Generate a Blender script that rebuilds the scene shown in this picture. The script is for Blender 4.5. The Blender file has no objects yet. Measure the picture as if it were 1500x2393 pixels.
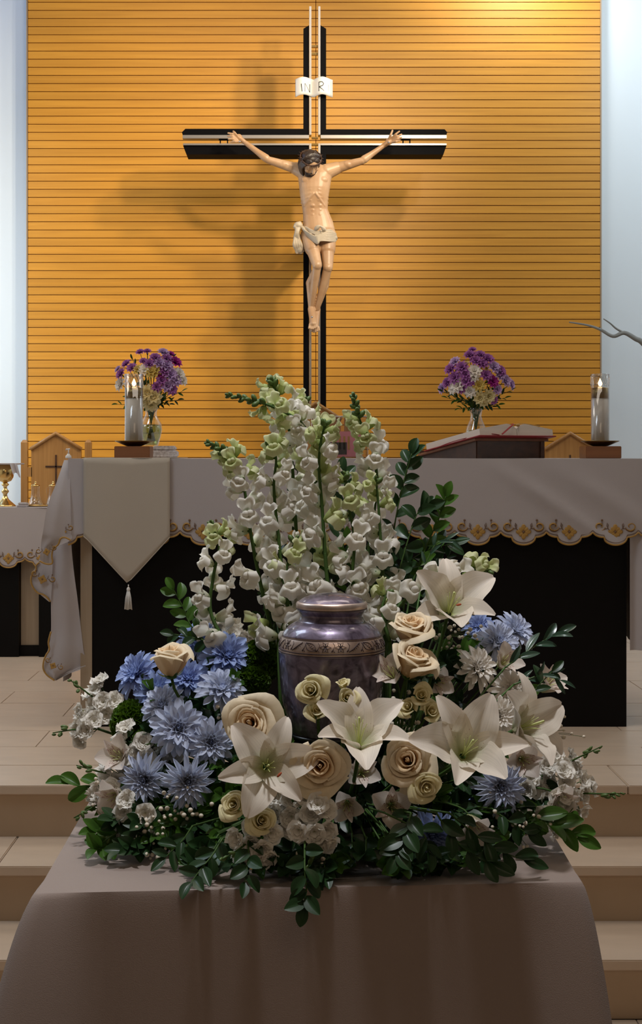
import bpy, bmesh, math, random
from math import sin, cos, pi, radians, sqrt, atan2, exp
from mathutils import Vector, Matrix, Quaternion, noise
random.seed(7)
R = random.Random(11)
C = bpy.context.scene.collection
SC = bpy.context.scene

# ------------------------------------------------------------------ camera
F = 3436.0; CX, CY, CH = 690.0, 1065.0, 1.01      # focal length in pixels, vanishing point, eye height
cam_d = bpy.data.cameras.new('camera'); cam = bpy.data.objects.new('camera', cam_d); C.objects.link(cam)
cam.location = (0, 0, CH); cam.rotation_euler = (pi/2, 0, 0)
cam_d.sensor_fit = 'HORIZONTAL'; cam_d.sensor_width = 36; cam_d.lens = F/1500*36
cam_d.shift_x = (750-CX)/1500; cam_d.shift_y = (CY-1196.5)/1500
cam_d.clip_start = .05; cam_d.clip_end = 60
SC.camera = cam
def P(px, py, d): return Vector(((px-CX)/F*d, d, CH-(py-CY)/F*d))

# ------------------------------------------------------------------ world, exposure, lights
SC.view_settings.view_transform = 'Standard'; SC.view_settings.look = 'None'
SC.view_settings.gamma = 1; SC.view_settings.use_curve_mapping = False
SC.view_settings.exposure = 0.0
w = bpy.data.worlds.new('world'); SC.world = w; w.use_nodes = True
w.node_tree.nodes['Background'].inputs[0].default_value = (1.0, .80, .62, 1)
w.node_tree.nodes['Background'].inputs[1].default_value = .085
def aim(o, t):
    o.rotation_euler = (Vector(t)-o.location).to_track_quat('-Z', 'Y').to_euler()
def spot(loc, tgt, power, ang, col, rad=.12, blend=.8):
    l = bpy.data.lights.new('spot_light', 'SPOT'); l.energy = power; l.spot_size = radians(ang)
    l.spot_blend = blend; l.color = col; l.shadow_soft_size = rad
    o = bpy.data.objects.new('spot_light', l); C.objects.link(o); o.location = loc; aim(o, tgt); return o
def area(loc, tgt, power, sx, sy, col):
    l = bpy.data.lights.new('area_light', 'AREA'); l.shape = 'RECTANGLE'; l.size = sx; l.size_y = sy
    l.energy = power; l.color = col
    o = bpy.data.objects.new('area_light', l); C.objects.link(o); o.location = loc; aim(o, tgt); return o
WARM = (1, .83, .60)
spot((1.25, 5.2, 3.42), (-.8, 8.5, 2.35), 235, 50, WARM, .12, 1)       # key spots, upper right
spot((1.72, 5.4, 3.92), (-.8, 8.5, 2.25), 260, 54, WARM, .12, 1)
spot((2.00, 6.35, 4.85), (-.8, 8.5, 2.3), 110, 60, WARM, .10, 1)
spot((1.34, 7.95, 4.10), (1.25, 8.5, 3.75), 66, 130, (1, .96, .90), .15, 1)  # wall washer, upper right
spot((-1.0, 7.0, 5.0), (-1.0, 8.5, 3.0), 36, 84, (1, .80, .56), .2, 1)    # weaker wall washer, upper left
area((3.0, 7.1, 3.9), (2.3, 8.7, 2.7), 36, 1.2, .8, (.86, .95, 1.0))   # daylight on the right white wall
area((-2.9, 7.4, 1.6), (-2.2, 8.7, 1.9), 23, 1.2, 1.0, (.80, .91, 1.0)) # daylight on the left white wall
area((-3.0, 7.6, 4.3), (-2.3, 8.7, 3.6), 13, 1.2, .8, (.30, .50, 1.0))   # bluish sky light above it
area((0.2, 4.6, 4.6), (0.1, 5.0, 0), 48, 3.2, 1.2, (1, .87, .74))    # ceiling light over the platform
area((-2.3, 6.4, 3.2), (-1.9, 6.0, 0), 24, 1.0, 1.0, (1, .92, .82))  # added fill lamp brightening the floor at the left
area((0.1, 2.9, 4.0), (0.1, 2.9, 0), 3, 3.4, .7, (1, .86, .70))      # added soft overhead fill for the flowers and steps
spot((-.1, 2.15, 3.9), (0, 2.60, .5), 330, 33, (.93, .95, 1.0), .15, .7)   # added spot from above, brightens the tabletop and flowers
area((-1.9, 3.7, 3.0), (-.1, 2.7, .4), 27, 1.0, 1.0, (.72, .86, 1.0))   # added cool back fill for the tabletop, upper left behind
area((.6, -.6, 3.4), (.2, 2.6, .6), 14, 2.4, 1.6, (1, .76, .54))       # dim nave light behind the camera

# ------------------------------------------------------------------ helpers
def tag(o, label=None, cat=None, group=None, kind=None):
    if label: o['label'] = label
    if cat: o['category'] = cat
    if group: o['group'] = group
    if kind: o['kind'] = kind
    return o
def thing(name, label, cat, loc=(0,0,0), group=None, kind=None, mw=None):
    o = bpy.data.objects.new(name, None); C.objects.link(o); o.empty_display_size = .02
    if mw is not None: o.matrix_world = mw
    else: o.location = loc
    return tag(o, label, cat, group, kind)
def ob(name, me, parent=None, mw=None, kind=None, label=None):
    o = bpy.data.objects.new(name, me); C.objects.link(o)
    if parent: o.parent = parent
    if mw is not None: o.matrix_basis = mw
    if kind: o['kind'] = kind
    if label: o['label'] = label
    return o
class MB:
    """collects geometry, one mesh, optional uv and several materials"""
    def __init__(s): s.v=[]; s.f=[]; s.m=[]; s.uv=[]
    def add(s, vs, fs, mi=0, uvs=None, M=None):
        b=len(s.v)
        if M is not None: vs=[M@Vector(v) for v in vs]
        s.v += [tuple(v) for v in vs]
        s.uv += uvs if uvs else [(0,0)]*len(vs)
        s.f += [tuple(i+b for i in f) for f in fs]; s.m += [mi]*len(fs); return s
    def mesh(s, name, mats, smooth=True):
        me = bpy.data.meshes.new(name); me.from_pydata(s.v, [], s.f)
        if not isinstance(mats,(list,tuple)): mats=[mats]
        for m in mats: me.materials.append(m)
        me.polygons.foreach_set('material_index', s.m)
        me.polygons.foreach_set('use_smooth', [smooth]*len(s.f))
        uvl = me.uv_layers.new(name='UVMap'); buf=[]
        for l in me.loops: buf += s.uv[l.vertex_index]
        uvl.data.foreach_set('uv', buf); me.update(); return me
    def grid(s, fn, nu, nv, mi=0, cu=False, M=None):
        vs=[];uv=[];fs=[]
        for j in range(nv+1):
            for i in range(nu if cu else nu+1):
                a,b=i/nu,j/nv; vs.append(fn(a,b)); uv.append((a,b))
        n = nu if cu else nu+1
        for j in range(nv):
            for i in range(nu):
                i2=(i+1)%n if cu else i+1
                fs.append((j*n+i, j*n+i2, (j+1)*n+i2, (j+1)*n+i))
        return s.add(vs,fs,mi,uv,M)
    def box(s, a, b, mi=0, M=None, bev=0):
        x0,y0,z0=a; x1,y1,z1=b
        vs=[(x0,y0,z0),(x1,y0,z0),(x1,y1,z0),(x0,y1,z0),(x0,y0,z1),(x1,y0,z1),(x1,y1,z1),(x0,y1,z1)]
        fs=[(0,3,2,1),(4,5,6,7),(0,1,5,4),(1,2,6,5),(2,3,7,6),(3,0,4,7)]
        if bev:
            bm=bmesh.new(); V=[bm.verts.new(v) for v in vs]; [bm.faces.new([V[i] for i in f]) for f in fs]
            bmesh.ops.bevel(bm, geom=list(bm.edges), offset=bev, segments=2, affect='EDGES')
            bm.verts.index_update(); vs=[v.co.copy() for v in bm.verts]; fs=[[v.index for v in f.verts] for f in bm.faces]; bm.free()
        return s.add(vs,fs,mi,None,M)
    def lathe(s, prof, n=32, mi=0, M=None, caps=True):
        k=len(prof); vs=[];uv=[];fs=[]
        for j,(r,z) in enumerate(prof):
            for i in range(n):
                t=2*pi*i/n; vs.append((r*cos(t), r*sin(t), z)); uv.append((i/n, j/(k-1)))
        for j in range(k-1):
            for i in range(n): fs.append((j*n+i, j*n+(i+1)%n, (j+1)*n+(i+1)%n, (j+1)*n+i))
        if caps:
            if prof[0][0]>1e-5: fs.append(tuple(range(n-1,-1,-1)))
            if prof[-1][0]>1e-5: fs.append(tuple((k-1)*n+i for i in range(n)))
        return s.add(vs,fs,mi,uv,M)
    def tube(s, pts, rad, n=6, mi=0, M=None, flat=1.0):
        pts=[Vector(p) for p in pts]; k=len(pts)
        if not hasattr(rad,'__len__'): rad=[rad]*k
        up=Vector((0,.01,1)); vs=[];fs=[];uv=[]; prev=None
        for j,p in enumerate(pts):
            t=(pts[min(j+1,k-1)]-pts[max(j-1,0)])
            if t.length<1e-9: t=Vector((0,0,1))
            t.normalize()
            if prev is None:
                a=t.cross(up)
                if a.length<.05: a=t.cross(Vector((1,0,0)))
            else: a=prev-t*prev.dot(t)
            a.normalize(); prev=a; b=t.cross(a)
            for i in range(n):
                th=2*pi*i/n; vs.append(p+(a*cos(th)+b*sin(th)*flat)*rad[j]); uv.append((i/n,j/max(1,k-1)))
        for j in range(k-1):
            for i in range(n): fs.append((j*n+i, j*n+(i+1)%n, (j+1)*n+(i+1)%n, (j+1)*n+i))
        fs.append(tuple(range(n-1,-1,-1))); fs.append(tuple((k-1)*n+i for i in range(n)))
        return s.add(vs,fs,mi,uv,M)
    def ell(s, c, r, n=12, m=8, mi=0, rot=None):
        c=Vector(c); M=Matrix.Translation(c)
        if rot is not None: M=M@rot.to_matrix().to_4x4()
        prof=[(sin(pi*j/m), -cos(pi*j/m)) for j in range(m+1)]
        vs=[];fs=[]
        vs.append((0,0,-r[2]))
        for j in range(1,m):
            for i in range(n):
                t=2*pi*i/n; vs.append((prof[j][0]*cos(t)*r[0], prof[j][0]*sin(t)*r[1], prof[j][1]*r[2]))
        vs.append((0,0,r[2])); L=len(vs)-1
        for i in range(n): fs.append((0,1+(i+1)%n,1+i))
        for j in range(m-2):
            for i in range(n): fs.append((1+j*n+i,1+j*n+(i+1)%n,1+(j+1)*n+(i+1)%n,1+(j+1)*n+i))
        for i in range(n): fs.append((L,1+(m-2)*n+i,1+(m-2)*n+(i+1)%n))
        return s.add(vs,fs,mi,None,M)
    def cap(s, a, b, ra, rb, n=20, mi=0):
        """tapered capsule"""
        a=Vector(a); b=Vector(b); q=(b-a).to_track_quat('Z','Y'); h=(b-a).length
        prof=[]
        for j in range(6): t=pi/2*j/5; prof.append((ra*sin(t)+1e-5, -ra*cos(t)))
        for j in range(6): t=pi/2*j/5; prof.append((rb*cos(t)+1e-5, h+rb*sin(t)))
        return s.lathe(prof,n,mi,Matrix.Translation(a)@q.to_matrix().to_4x4())
def bez(p0,p1,p2,n=8):
    p0,p1,p2=Vector(p0),Vector(p1),Vector(p2)
    return [p0*(1-t)**2+p1*2*t*(1-t)+p2*t*t for t in [i/n for i in range(n+1)]]
def spline(pts, n=8):
    pts=[Vector(p) for p in pts]; out=[]
    for i in range(len(pts)-1):
        a=pts[max(i-1,0)];b=pts[i];c=pts[i+1];d=pts[min(i+2,len(pts)-1)]
        for k in range(n):
            t=k/n; out.append(.5*((2*b)+(c-a)*t+(2*a-5*b+4*c-d)*t*t+(3*b-a-3*c+d)*t**3))
    out.append(pts[-1]); return out
def remesh(mb, name, mat, voxel, smooth_it=3, disp=None):
    me=mb.mesh(name+'_src', mat); o=bpy.data.objects.new('tmp',me); C.objects.link(o)
    m=o.modifiers.new('r','REMESH'); m.mode='VOXEL'; m.voxel_size=voxel; m.use_smooth_shade=True
    m=o.modifiers.new('s','SMOOTH'); m.iterations=smooth_it; m.factor=.5
    dg=bpy.context.evaluated_depsgraph_get(); dg.update()
    out=bpy.data.meshes.new_from_object(o.evaluated_get(dg)); out.name=name
    bpy.data.objects.remove(o); bpy.data.meshes.remove(me)
    if not out.materials: out.materials.append(mat)
    out.polygons.foreach_set('use_smooth',[True]*len(out.polygons))
    return out

# ------------------------------------------------------------------ materials
def srgb(r,g,b):
    f=lambda c:(c/255/12.92) if c/255<=.04045 else ((c/255+.055)/1.055)**2.4
    return (f(r),f(g),f(b),1)
def nodes(m): m.use_nodes=True; nt=m.node_tree; return nt, nt.nodes, nt.links, nt.nodes['Principled BSDF']
def mat(name, col, rough=.6, metal=0, var=.0, scale=20, bump=0, bscale=200, coat=0, spec=.5, col2=None, stretch=(1,1,1), trans=0, sheen=0):
    m=bpy.data.materials.new(name); nt,N,L,b=nodes(m)
    b.inputs['Base Color'].default_value=col; b.inputs['Roughness'].default_value=rough
    b.inputs['Metallic'].default_value=metal; b.inputs['Specular IOR Level'].default_value=spec
    b.inputs['Coat Weight'].default_value=coat; b.inputs['Sheen Weight'].default_value=sheen
    tc=N.new('ShaderNodeTexCoord'); mp=N.new('ShaderNodeMapping'); mp.inputs['Scale'].default_value=stretch
    L.new(tc.outputs['Object'],mp.inputs[0])
    if var or col2:
        n=N.new('ShaderNodeTexNoise'); n.inputs['Scale'].default_value=scale; n.inputs['Detail'].default_value=5
        L.new(mp.outputs[0],n.inputs[0])
        r=N.new('ShaderNodeValToRGB'); r.color_ramp.elements[0].position=.3; r.color_ramp.elements[1].position=.7
        c2 = col2 or tuple(c*(1-var) for c in col[:3])+(1,)
        r.color_ramp.elements[0].color=c2; r.color_ramp.elements[1].color=col
        L.new(n.outputs['Fac'],r.inputs[0]); L.new(r.outputs[0],b.inputs['Base Color'])
    if bump:
        n2=N.new('ShaderNodeTexNoise'); n2.inputs['Scale'].default_value=bscale; n2.inputs['Detail'].default_value=3
        L.new(mp.outputs[0],n2.inputs[0])
        bp=N.new('ShaderNodeBump'); bp.inputs['Strength'].default_value=bump; bp.inputs['Distance'].default_value=.002
        L.new(n2.outputs['Fac'],bp.inputs['Height']); L.new(bp.outputs[0],b.inputs['Normal'])
    if trans:
        t=N.new('ShaderNodeBsdfTranslucent'); mx=N.new('ShaderNodeMixShader'); mx.inputs[0].default_value=trans
        t.inputs[0].default_value=col; out=N['Material Output']
        L.new(b.outputs[0],mx.inputs[1]); L.new(t.outputs[0],mx.inputs[2]); L.new(mx.outputs[0],out.inputs[0])
    return m
def petal_mat(name, stops, trans=.35, rough=.55, specks=None, veins=.12, vscale=26):
    """colour runs along the petal (UV v); stops = [(pos,col)...]; specks/streaks are the flower's own markings"""
    m=bpy.data.materials.new(name); nt,N,L,b=nodes(m)
    tc=N.new('ShaderNodeTexCoord'); sp=N.new('ShaderNodeSeparateXYZ'); L.new(tc.outputs['UV'],sp.inputs[0])
    r=N.new('ShaderNodeValToRGB'); L.new(sp.outputs['Y'],r.inputs[0]); e=r.color_ramp.elements
    e[0].position=stops[0][0]; e[0].color=stops[0][1]; e[1].position=stops[-1][0]; e[1].color=stops[-1][1]
    for p,c in stops[1:-1]: q=e.new(p); q.color=c
    mp=N.new('ShaderNodeMapping'); mp.inputs['Scale'].default_value=(vscale,1.5,1); L.new(tc.outputs['UV'],mp.inputs[0])
    n=N.new('ShaderNodeTexNoise'); n.inputs['Scale'].default_value=1; n.inputs['Detail'].default_value=2; L.new(mp.outputs[0],n.inputs[0])
    mr=N.new('ShaderNodeMapRange'); mr.inputs[1].default_value=.35; mr.inputs[2].default_value=.65; mr.inputs[3].default_value=1-veins; mr.inputs[4].default_value=1
    L.new(n.outputs['Fac'],mr.inputs[0])
    oi=N.new('ShaderNodeObjectInfo'); mo=N.new('ShaderNodeMapRange'); mo.inputs[3].default_value=.9; mo.inputs[4].default_value=1.04
    L.new(oi.outputs['Random'],mo.inputs[0])
    mm=N.new('ShaderNodeMath'); mm.operation='MULTIPLY'; L.new(mr.outputs[0],mm.inputs[0]); L.new(mo.outputs[0],mm.inputs[1])
    vm=N.new('ShaderNodeVectorMath'); vm.operation='SCALE'; L.new(r.outputs[0],vm.inputs[0]); L.new(mm.outputs[0],vm.inputs[3])
    colout=vm.outputs[0]
    if specks:
        scol,sx,sy,v0,v1,th=specks
        mp2=N.new('ShaderNodeMapping'); mp2.inputs['Scale'].default_value=(sx,sy,1); L.new(tc.outputs['UV'],mp2.inputs[0])
        vo=N.new('ShaderNodeTexVoronoi'); vo.inputs['Scale'].default_value=1; L.new(mp2.outputs[0],vo.inputs[0])
        lt=N.new('ShaderNodeMath'); lt.operation='LESS_THAN'; lt.inputs[1].default_value=th; L.new(vo.outputs['Distance'],lt.inputs[0])
        w1=N.new('ShaderNodeMath'); w1.operation='GREATER_THAN'; w1.inputs[1].default_value=v0; L.new(sp.outputs['Y'],w1.inputs[0])
        w2=N.new('ShaderNodeMath'); w2.operation='LESS_THAN'; w2.inputs[1].default_value=v1; L.new(sp.outputs['Y'],w2.inputs[0])
        a=N.new('ShaderNodeMath'); a.operation='MULTIPLY'; L.new(lt.outputs[0],a.inputs[0]); L.new(w1.outputs[0],a.inputs[1])
        a2=N.new('ShaderNodeMath'); a2.operation='MULTIPLY'; L.new(a.outputs[0],a2.inputs[0]); L.new(w2.outputs[0],a2.inputs[1])
        mx=N.new('ShaderNodeMix'); mx.data_type='RGBA'; L.new(a2.outputs[0],mx.inputs[0]); L.new(colout,mx.inputs[6]); mx.inputs[7].default_value=scol
        colout=mx.outputs[2]
    L.new(colout,b.inputs['Base Color']); b.inputs['Roughness'].default_value=rough; b.inputs['Specular IOR Level'].default_value=.3
    t=N.new('ShaderNodeBsdfTranslucent'); L.new(colout,t.inputs[0]); mxs=N.new('ShaderNodeMixShader'); mxs.inputs[0].default_value=trans
    L.new(b.outputs[0],mxs.inputs[1]); L.new(t.outputs[0],mxs.inputs[2]); L.new(mxs.outputs[0],N['Material Output'].inputs[0])
    return m
def glass_mat(name, col=(1,1,1,1), rough=0.02, alpha=.25, ior=1.45):
    m=bpy.data.materials.new(name); nt,N,L,b=nodes(m)
    g=N.new('ShaderNodeBsdfGlossy'); g.inputs['Roughness'].default_value=rough
    t=N.new('ShaderNodeBsdfTransparent'); t.inputs[0].default_value=col
    lw=N.new('ShaderNodeLayerWeight'); lw.inputs[0].default_value=.5
    pw=N.new('ShaderNodeMath'); pw.operation='POWER'; pw.inputs[1].default_value=4; L.new(lw.outputs['Facing'],pw.inputs[0])
    ad=N.new('ShaderNodeMath'); ad.operation='MULTIPLY_ADD'; ad.inputs[1].default_value=.7; ad.inputs[2].default_value=.03+alpha*.25; L.new(pw.outputs[0],ad.inputs[0])
    mx=N.new('ShaderNodeMixShader'); L.new(ad.outputs[0],mx.inputs[0]); L.new(t.outputs[0],mx.inputs[1]); L.new(g.outputs[0],mx.inputs[2])
    L.new(mx.outputs[0],N['Material Output'].inputs[0]); return m
def wood_mat(name, c1, c2, rough=.45, axis=0, scale=6, coat=.15):
    m=bpy.data.materials.new(name); nt,N,L,b=nodes(m)
    tc=N.new('ShaderNodeTexCoord'); mp=N.new('ShaderNodeMapping'); s=[scale*9]*3; s[axis]=scale*.35; mp.inputs['Scale'].default_value=s
    oi=N.new('ShaderNodeObjectInfo'); vm=N.new('ShaderNodeVectorMath'); vm.operation='SCALE'; vm.inputs[0].default_value=(13,7,5); L.new(oi.outputs['Random'],vm.inputs[3])
    ad=N.new('ShaderNodeVectorMath'); L.new(tc.outputs['Object'],ad.inputs[0]); L.new(vm.outputs[0],ad.inputs[1]); L.new(ad.outputs[0],mp.inputs[0])
    n=N.new('ShaderNodeTexNoise'); n.inputs['Scale'].default_value=1; n.inputs['Detail'].default_value=6; n.inputs['Distortion'].default_value=.6; L.new(mp.outputs[0],n.inputs[0])
    r=N.new('ShaderNodeValToRGB'); r.color_ramp.elements[0].position=.3; r.color_ramp.elements[1].position=.72
    r.color_ramp.elements[0].color=c2; r.color_ramp.elements[1].color=c1; L.new(n.outputs['Fac'],r.inputs[0])
    mo=N.new('ShaderNodeMapRange'); mo.inputs[3].default_value=.93; mo.inputs[4].default_value=1.05; L.new(oi.outputs['Random'],mo.inputs[0])
    sc=N.new('ShaderNodeVectorMath'); sc.operation='SCALE'; L.new(r.outputs[0],sc.inputs[0]); L.new(mo.outputs[0],sc.inputs[3])
    L.new(sc.outputs[0],b.inputs['Base Color']); b.inputs['Roughness'].default_value=rough; b.inputs['Coat Weight'].default_value=coat; b.inputs['Coat Roughness'].default_value=.3
    return m
def emit_mat(name,col,s):
    m=bpy.data.materials.new(name); nt,N,L,b=nodes(m); b.inputs['Base Color'].default_value=col
    b.inputs['Emission Color'].default_value=col; b.inputs['Emission Strength'].default_value=s; return m

M_slat=wood_mat('honey_slat_wood',(.68,.32,.034,1),(.56,.25,.024,1),rough=.42,axis=0,scale=5)
M_back=mat('dark_groove_backing',(.22,.09,.02,1),.8)
M_wall=mat('white_plaster',(.70,.79,.86,1),.7,bump=.05,bscale=60)
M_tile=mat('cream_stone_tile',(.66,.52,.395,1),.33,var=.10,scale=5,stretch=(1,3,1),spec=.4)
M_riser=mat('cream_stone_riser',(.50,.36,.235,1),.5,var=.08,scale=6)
M_grout=mat('tile_grout',(.20,.15,.11,1),.9)
M_black=mat('black_lacquer',(.0035,.003,.003,1),.5,spec=.15)
M_beige=wood_mat('pale_wood',(.38,.29,.20,1),(.32,.24,.16,1),axis=2)
M_chair=wood_mat('chair_oak',(.50,.26,.08,1),(.36,.17,.045,1),axis=2)
M_dark=wood_mat('dark_walnut',(.085,.035,.016,1),(.04,.016,.008,1),axis=0,scale=4)
M_block=wood_mat('block_wood',(.26,.10,.035,1),(.18,.065,.022,1),axis=0,scale=5)
M_cloth=mat('white_altar_linen',(.47,.43,.435,1),.85,bump=.25,bscale=900,var=.05,scale=3,sheen=.2)
M_runner=mat('cream_runner_fabric',(.47,.41,.335,1),.85,bump=.3,bscale=900,var=.05,scale=4,sheen=.2)
M_gold=mat('gold_embroidery',(.48,.27,.06,1),.55,var=.3,scale=300)
M_brown=mat('brown_embroidery',(.20,.11,.06,1),.6,var=.3,scale=300)
M_front=mat('taupe_table_cloth',(.24,.178,.146,1),.85,bump=.25,bscale=700,var=.06,scale=4,sheen=.3)
M_brass=mat('polished_brass',(.75,.52,.20,1),.22,metal=1)
M_dbrass=mat('dark_brass',(.26,.17,.06,1),.30,metal=1)
M_steel=mat('satin_steel',(.50,.48,.46,1),.33,metal=1)
M_cblack=mat('black_painted_steel',(.002,.002,.003,1),.6,spec=.08)
M_candle=mat('white_candle_sleeve',(.66,.60,.54,1),.5)
M_glass=glass_mat('clear_glass',(.985,.99,.985,1))
M_cutglass=glass_mat('cut_glass',(.85,.86,.88,1),alpha=.9)
M_water=glass_mat('vase_water',(.60,.78,.50,1),alpha=.5)
M_acryl=glass_mat('clear_acrylic',(.97,.95,.95,1),alpha=.25)
M_flame=emit_mat('candle_flame',(1,.62,.25,1),9)
M_plastic=mat('white_plastic',(.75,.73,.70,1),.35)
M_lace=mat('white_lace',(.80,.78,.80,1),.8,bump=.8,bscale=120,col2=(.42,.38,.38,1),scale=90)
M_page=mat('book_pages',(.66,.58,.50,1),.7,var=.12,scale=4,stretch=(1,1,60))
M_red=mat('red_book_cloth',(.30,.015,.02,1),.5)
M_pink=mat('pink_card',(.60,.22,.26,1),.6)
M_skin=mat('painted_flesh',(.56,.37,.22,1),.38,col2=(.42,.24,.12,1),scale=9)
M_hair=mat('dark_painted_hair',(.035,.024,.020,1),.38,bump=1,bscale=90,stretch=(1,1,.25))
M_loin=mat('painted_loincloth',(.52,.44,.33,1),.5,var=.15,scale=20)
M_blood=mat('painted_wound',(.22,.02,.015,1),.4)
M_scroll=mat('white_scroll',(.80,.78,.74,1),.5)
M_ink=mat('black_lettering',(.02,.02,.02,1),.5)
M_branch=mat('grey_twig',(.22,.23,.22,1),.8)
# flowers
cr=srgb
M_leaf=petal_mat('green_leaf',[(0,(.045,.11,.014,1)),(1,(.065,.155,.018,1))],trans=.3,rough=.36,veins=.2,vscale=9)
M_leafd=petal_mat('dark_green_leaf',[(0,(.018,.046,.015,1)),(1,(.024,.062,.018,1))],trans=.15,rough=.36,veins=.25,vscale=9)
M_leafs=petal_mat('silvery_leaf',[(0,(.03,.07,.04,1)),(1,(.05,.09,.06,1))],trans=.1,rough=.22,veins=.1,vscale=9)
M_stem=mat('green_stem',(.05,.10,.02,1),.6,var=.2,scale=60,spec=.2)
M_calyx=mat('green_calyx',(.05,.12,.018,1),.5)
M_lily=petal_mat('white_lily_petal',[(0,(.50,.54,.18,1)),(.10,(.68,.68,.44,1)),(.34,(.84,.76,.63,1)),(1,(.86,.76,.65,1))],trans=.3,specks=((.30,.12,.06,1),15,26,.14,.38,.13))
M_lilyst=mat('lily_stamen',(.55,.60,.22,1),.5)
M_anther=mat('rust_anther',(.35,.06,.01,1),.7)
M_rose=petal_mat('cream_rose_petal',[(0,(.78,.52,.24,1)),(.55,(.84,.66,.42,1)),(1,(.86,.73,.52,1))],trans=.28,veins=.05)
M_rosei=petal_mat('peach_rose_heart',[(0,(.80,.46,.18,1)),(.6,(.86,.60,.33,1)),(1,(.87,.68,.43,1))],trans=.25,veins=.05)
M_srose=petal_mat('yellow_cream_petal',[(0,(.70,.60,.22,1)),(.6,(.80,.70,.36,1)),(1,(.82,.74,.46,1))],trans=.28,veins=.05)
M_blue=petal_mat('blue_mum_petal',[(0,(.62,.66,.78,1)),(.4,(.42,.50,.77,1)),(1,(.36,.47,.79,1))],trans=.3)
M_paleblue=petal_mat('pale_blue_mum_petal',[(0,(.82,.80,.80,1)),(.5,(.70,.74,.84,1)),(1,(.54,.61,.82,1))],trans=.3)
M_whitemum=petal_mat('white_mum_petal',[(0,(.85,.80,.66,1)),(.4,(.93,.88,.80,1)),(1,(.94,.89,.82,1))],trans=.3)
M_snap=petal_mat('white_snapdragon_petal',[(0,(.55,.62,.28,1)),(.22,(.78,.79,.60,1)),(.45,(.86,.82,.71,1)),(1,(.87,.83,.75,1))],trans=.4,veins=.06)
M_snapg=petal_mat('greenish_snapdragon_petal',[(0,(.36,.46,.12,1)),(.5,(.60,.66,.28,1)),(1,(.74,.74,.46,1))],trans=.4,veins=.06)
M_bud=mat('green_bud',(.10,.17,.035,1),.5,var=.3,scale=90,trans=.15)
M_alst=petal_mat('white_alstroemeria_petal',[(0,(.45,.50,.20,1)),(.25,(.74,.66,.55,1)),(1,(.80,.70,.63,1))],trans=.35)
M_alsts=petal_mat('streaked_alstroemeria_petal',[(0,(.45,.50,.20,1)),(.25,(.74,.64,.50,1)),(1,(.80,.68,.62,1))],trans=.3,specks=((.25,.05,.07,1),11,5,.2,.8,.28))
M_stock=petal_mat('white_stock_petal',[(0,(.70,.72,.42,1)),(.3,(.90,.86,.76,1)),(1,(.93,.89,.82,1))],trans=.35)
M_green=mat('lime_green_petals',(.10,.19,.012,1),.5,col2=(.035,.09,.008,1),scale=80,trans=.25)
M_babys=mat('babys_breath_white',(.66,.58,.46,1),.6)
M_purple=petal_mat('purple_petal',[(0,(.28,.07,.30,1)),(1,(.50,.19,.52,1))],trans=.3)
M_magenta=petal_mat('magenta_petal',[(0,(.25,.01,.16,1)),(1,(.48,.03,.34,1))],trans=.3)
M_lilac=petal_mat('lilac_petal',[(0,(.40,.26,.50,1)),(1,(.68,.48,.78,1))],trans=.3)
M_yellow=petal_mat('yellow_petal',[(0,(.75,.50,.05,1)),(1,(.82,.66,.22,1))],trans=.3)
M_foam=mat('wet_floral_foam',(.012,.03,.012,1),.9,bump=.5)
M_tray=mat('black_plastic_tray',(.01,.01,.01,1),.3)

# ================================================================== the setting
DW=8.5
back=thing('wall_back','honey wood slat wall behind the crucifix between two white wall strips','wall',(0,0,0),kind='structure')
mb=MB(); mb.box((-1.546,DW+.010,0),(1.763,DW+.09,4.45)); ob('backing_board',mb.mesh('backing',M_back,False),back)
mb=MB(); mb.box((-3.6,DW+.09,0),(3.6,DW+.2,4.6)); ob('plaster_panel',mb.mesh('plaster',M_wall,False),back)
for x in (-1.551,1.766):
    mb=MB(); mb.box((x-.004,DW-.004,0),(x+.004,DW+.09,4.45)); ob('edge_strip',mb.mesh('edge',M_beige,False),back)
pitch=19.0*DW/F
for side,(xa,xb) in enumerate(((-1.545,.1165),(.1195,1.762))):
    mb=MB(); mb.box((xa,0,.0018),(xb,.012,pitch-.0018),bev=.0012); me=mb.mesh('slat',M_slat,False)
    for k in range(int(4.4/pitch)):
        ob('slat',me,back,Matrix.Translation((0,DW-.002+R.uniform(-.0005,.0005),k*pitch+.012)))
for nm,xs,lab in (('wall_left',-3.6,'plain white side wall at the far left of the sanctuary'),('wall_right',3.5,'plain white side wall at the far right of the sanctuary')):
    mb=MB(); mb.box((xs,3.2,0),(xs+.1,DW+.09,4.6)); tag(ob(nm,mb.mesh(nm,M_wall,False)),lab,'wall',None,'structure')
# platform floor
D0=4.5; S=.159; T=.315
fl=thing('floor','cream stone tiled platform floor under the altar','floor',(0,0,0),kind='structure')
mb=MB(); mb.box((-3.6,D0+.02,-.16),(3.6,DW+.1,-.006)); ob('floor_bed',mb.mesh('bed',M_grout,False),fl)
tw,td=.60,.30; mb=MB(); mb.box((0,0,-.02),(tw-.0025,td-.0025,0),bev=.001); tme=mb.mesh('tile',M_tile,False)
nrow=int((DW+.05-D0-.045)/td)+1
for r in range(nrow):
    off=(-3.6+ (r%2)*tw*.5)
    for c in range(12):
        x=off+c*tw
        if x+tw>3.6: continue
        ob('tile',tme,fl,Matrix.Translation((x,D0+.30+r*td,R.uniform(-.0004,.0004))))
mb=MB(); mb.box((0,0,-.028),(1.1975,.2975,0),bev=.003); nme=mb.mesh('nosing_slab',M_tile,False)
for c in range(6): ob('nosing_slab',nme,fl,Matrix.Translation((-3.6+.42+c*1.2-.6,D0,0)))
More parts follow.
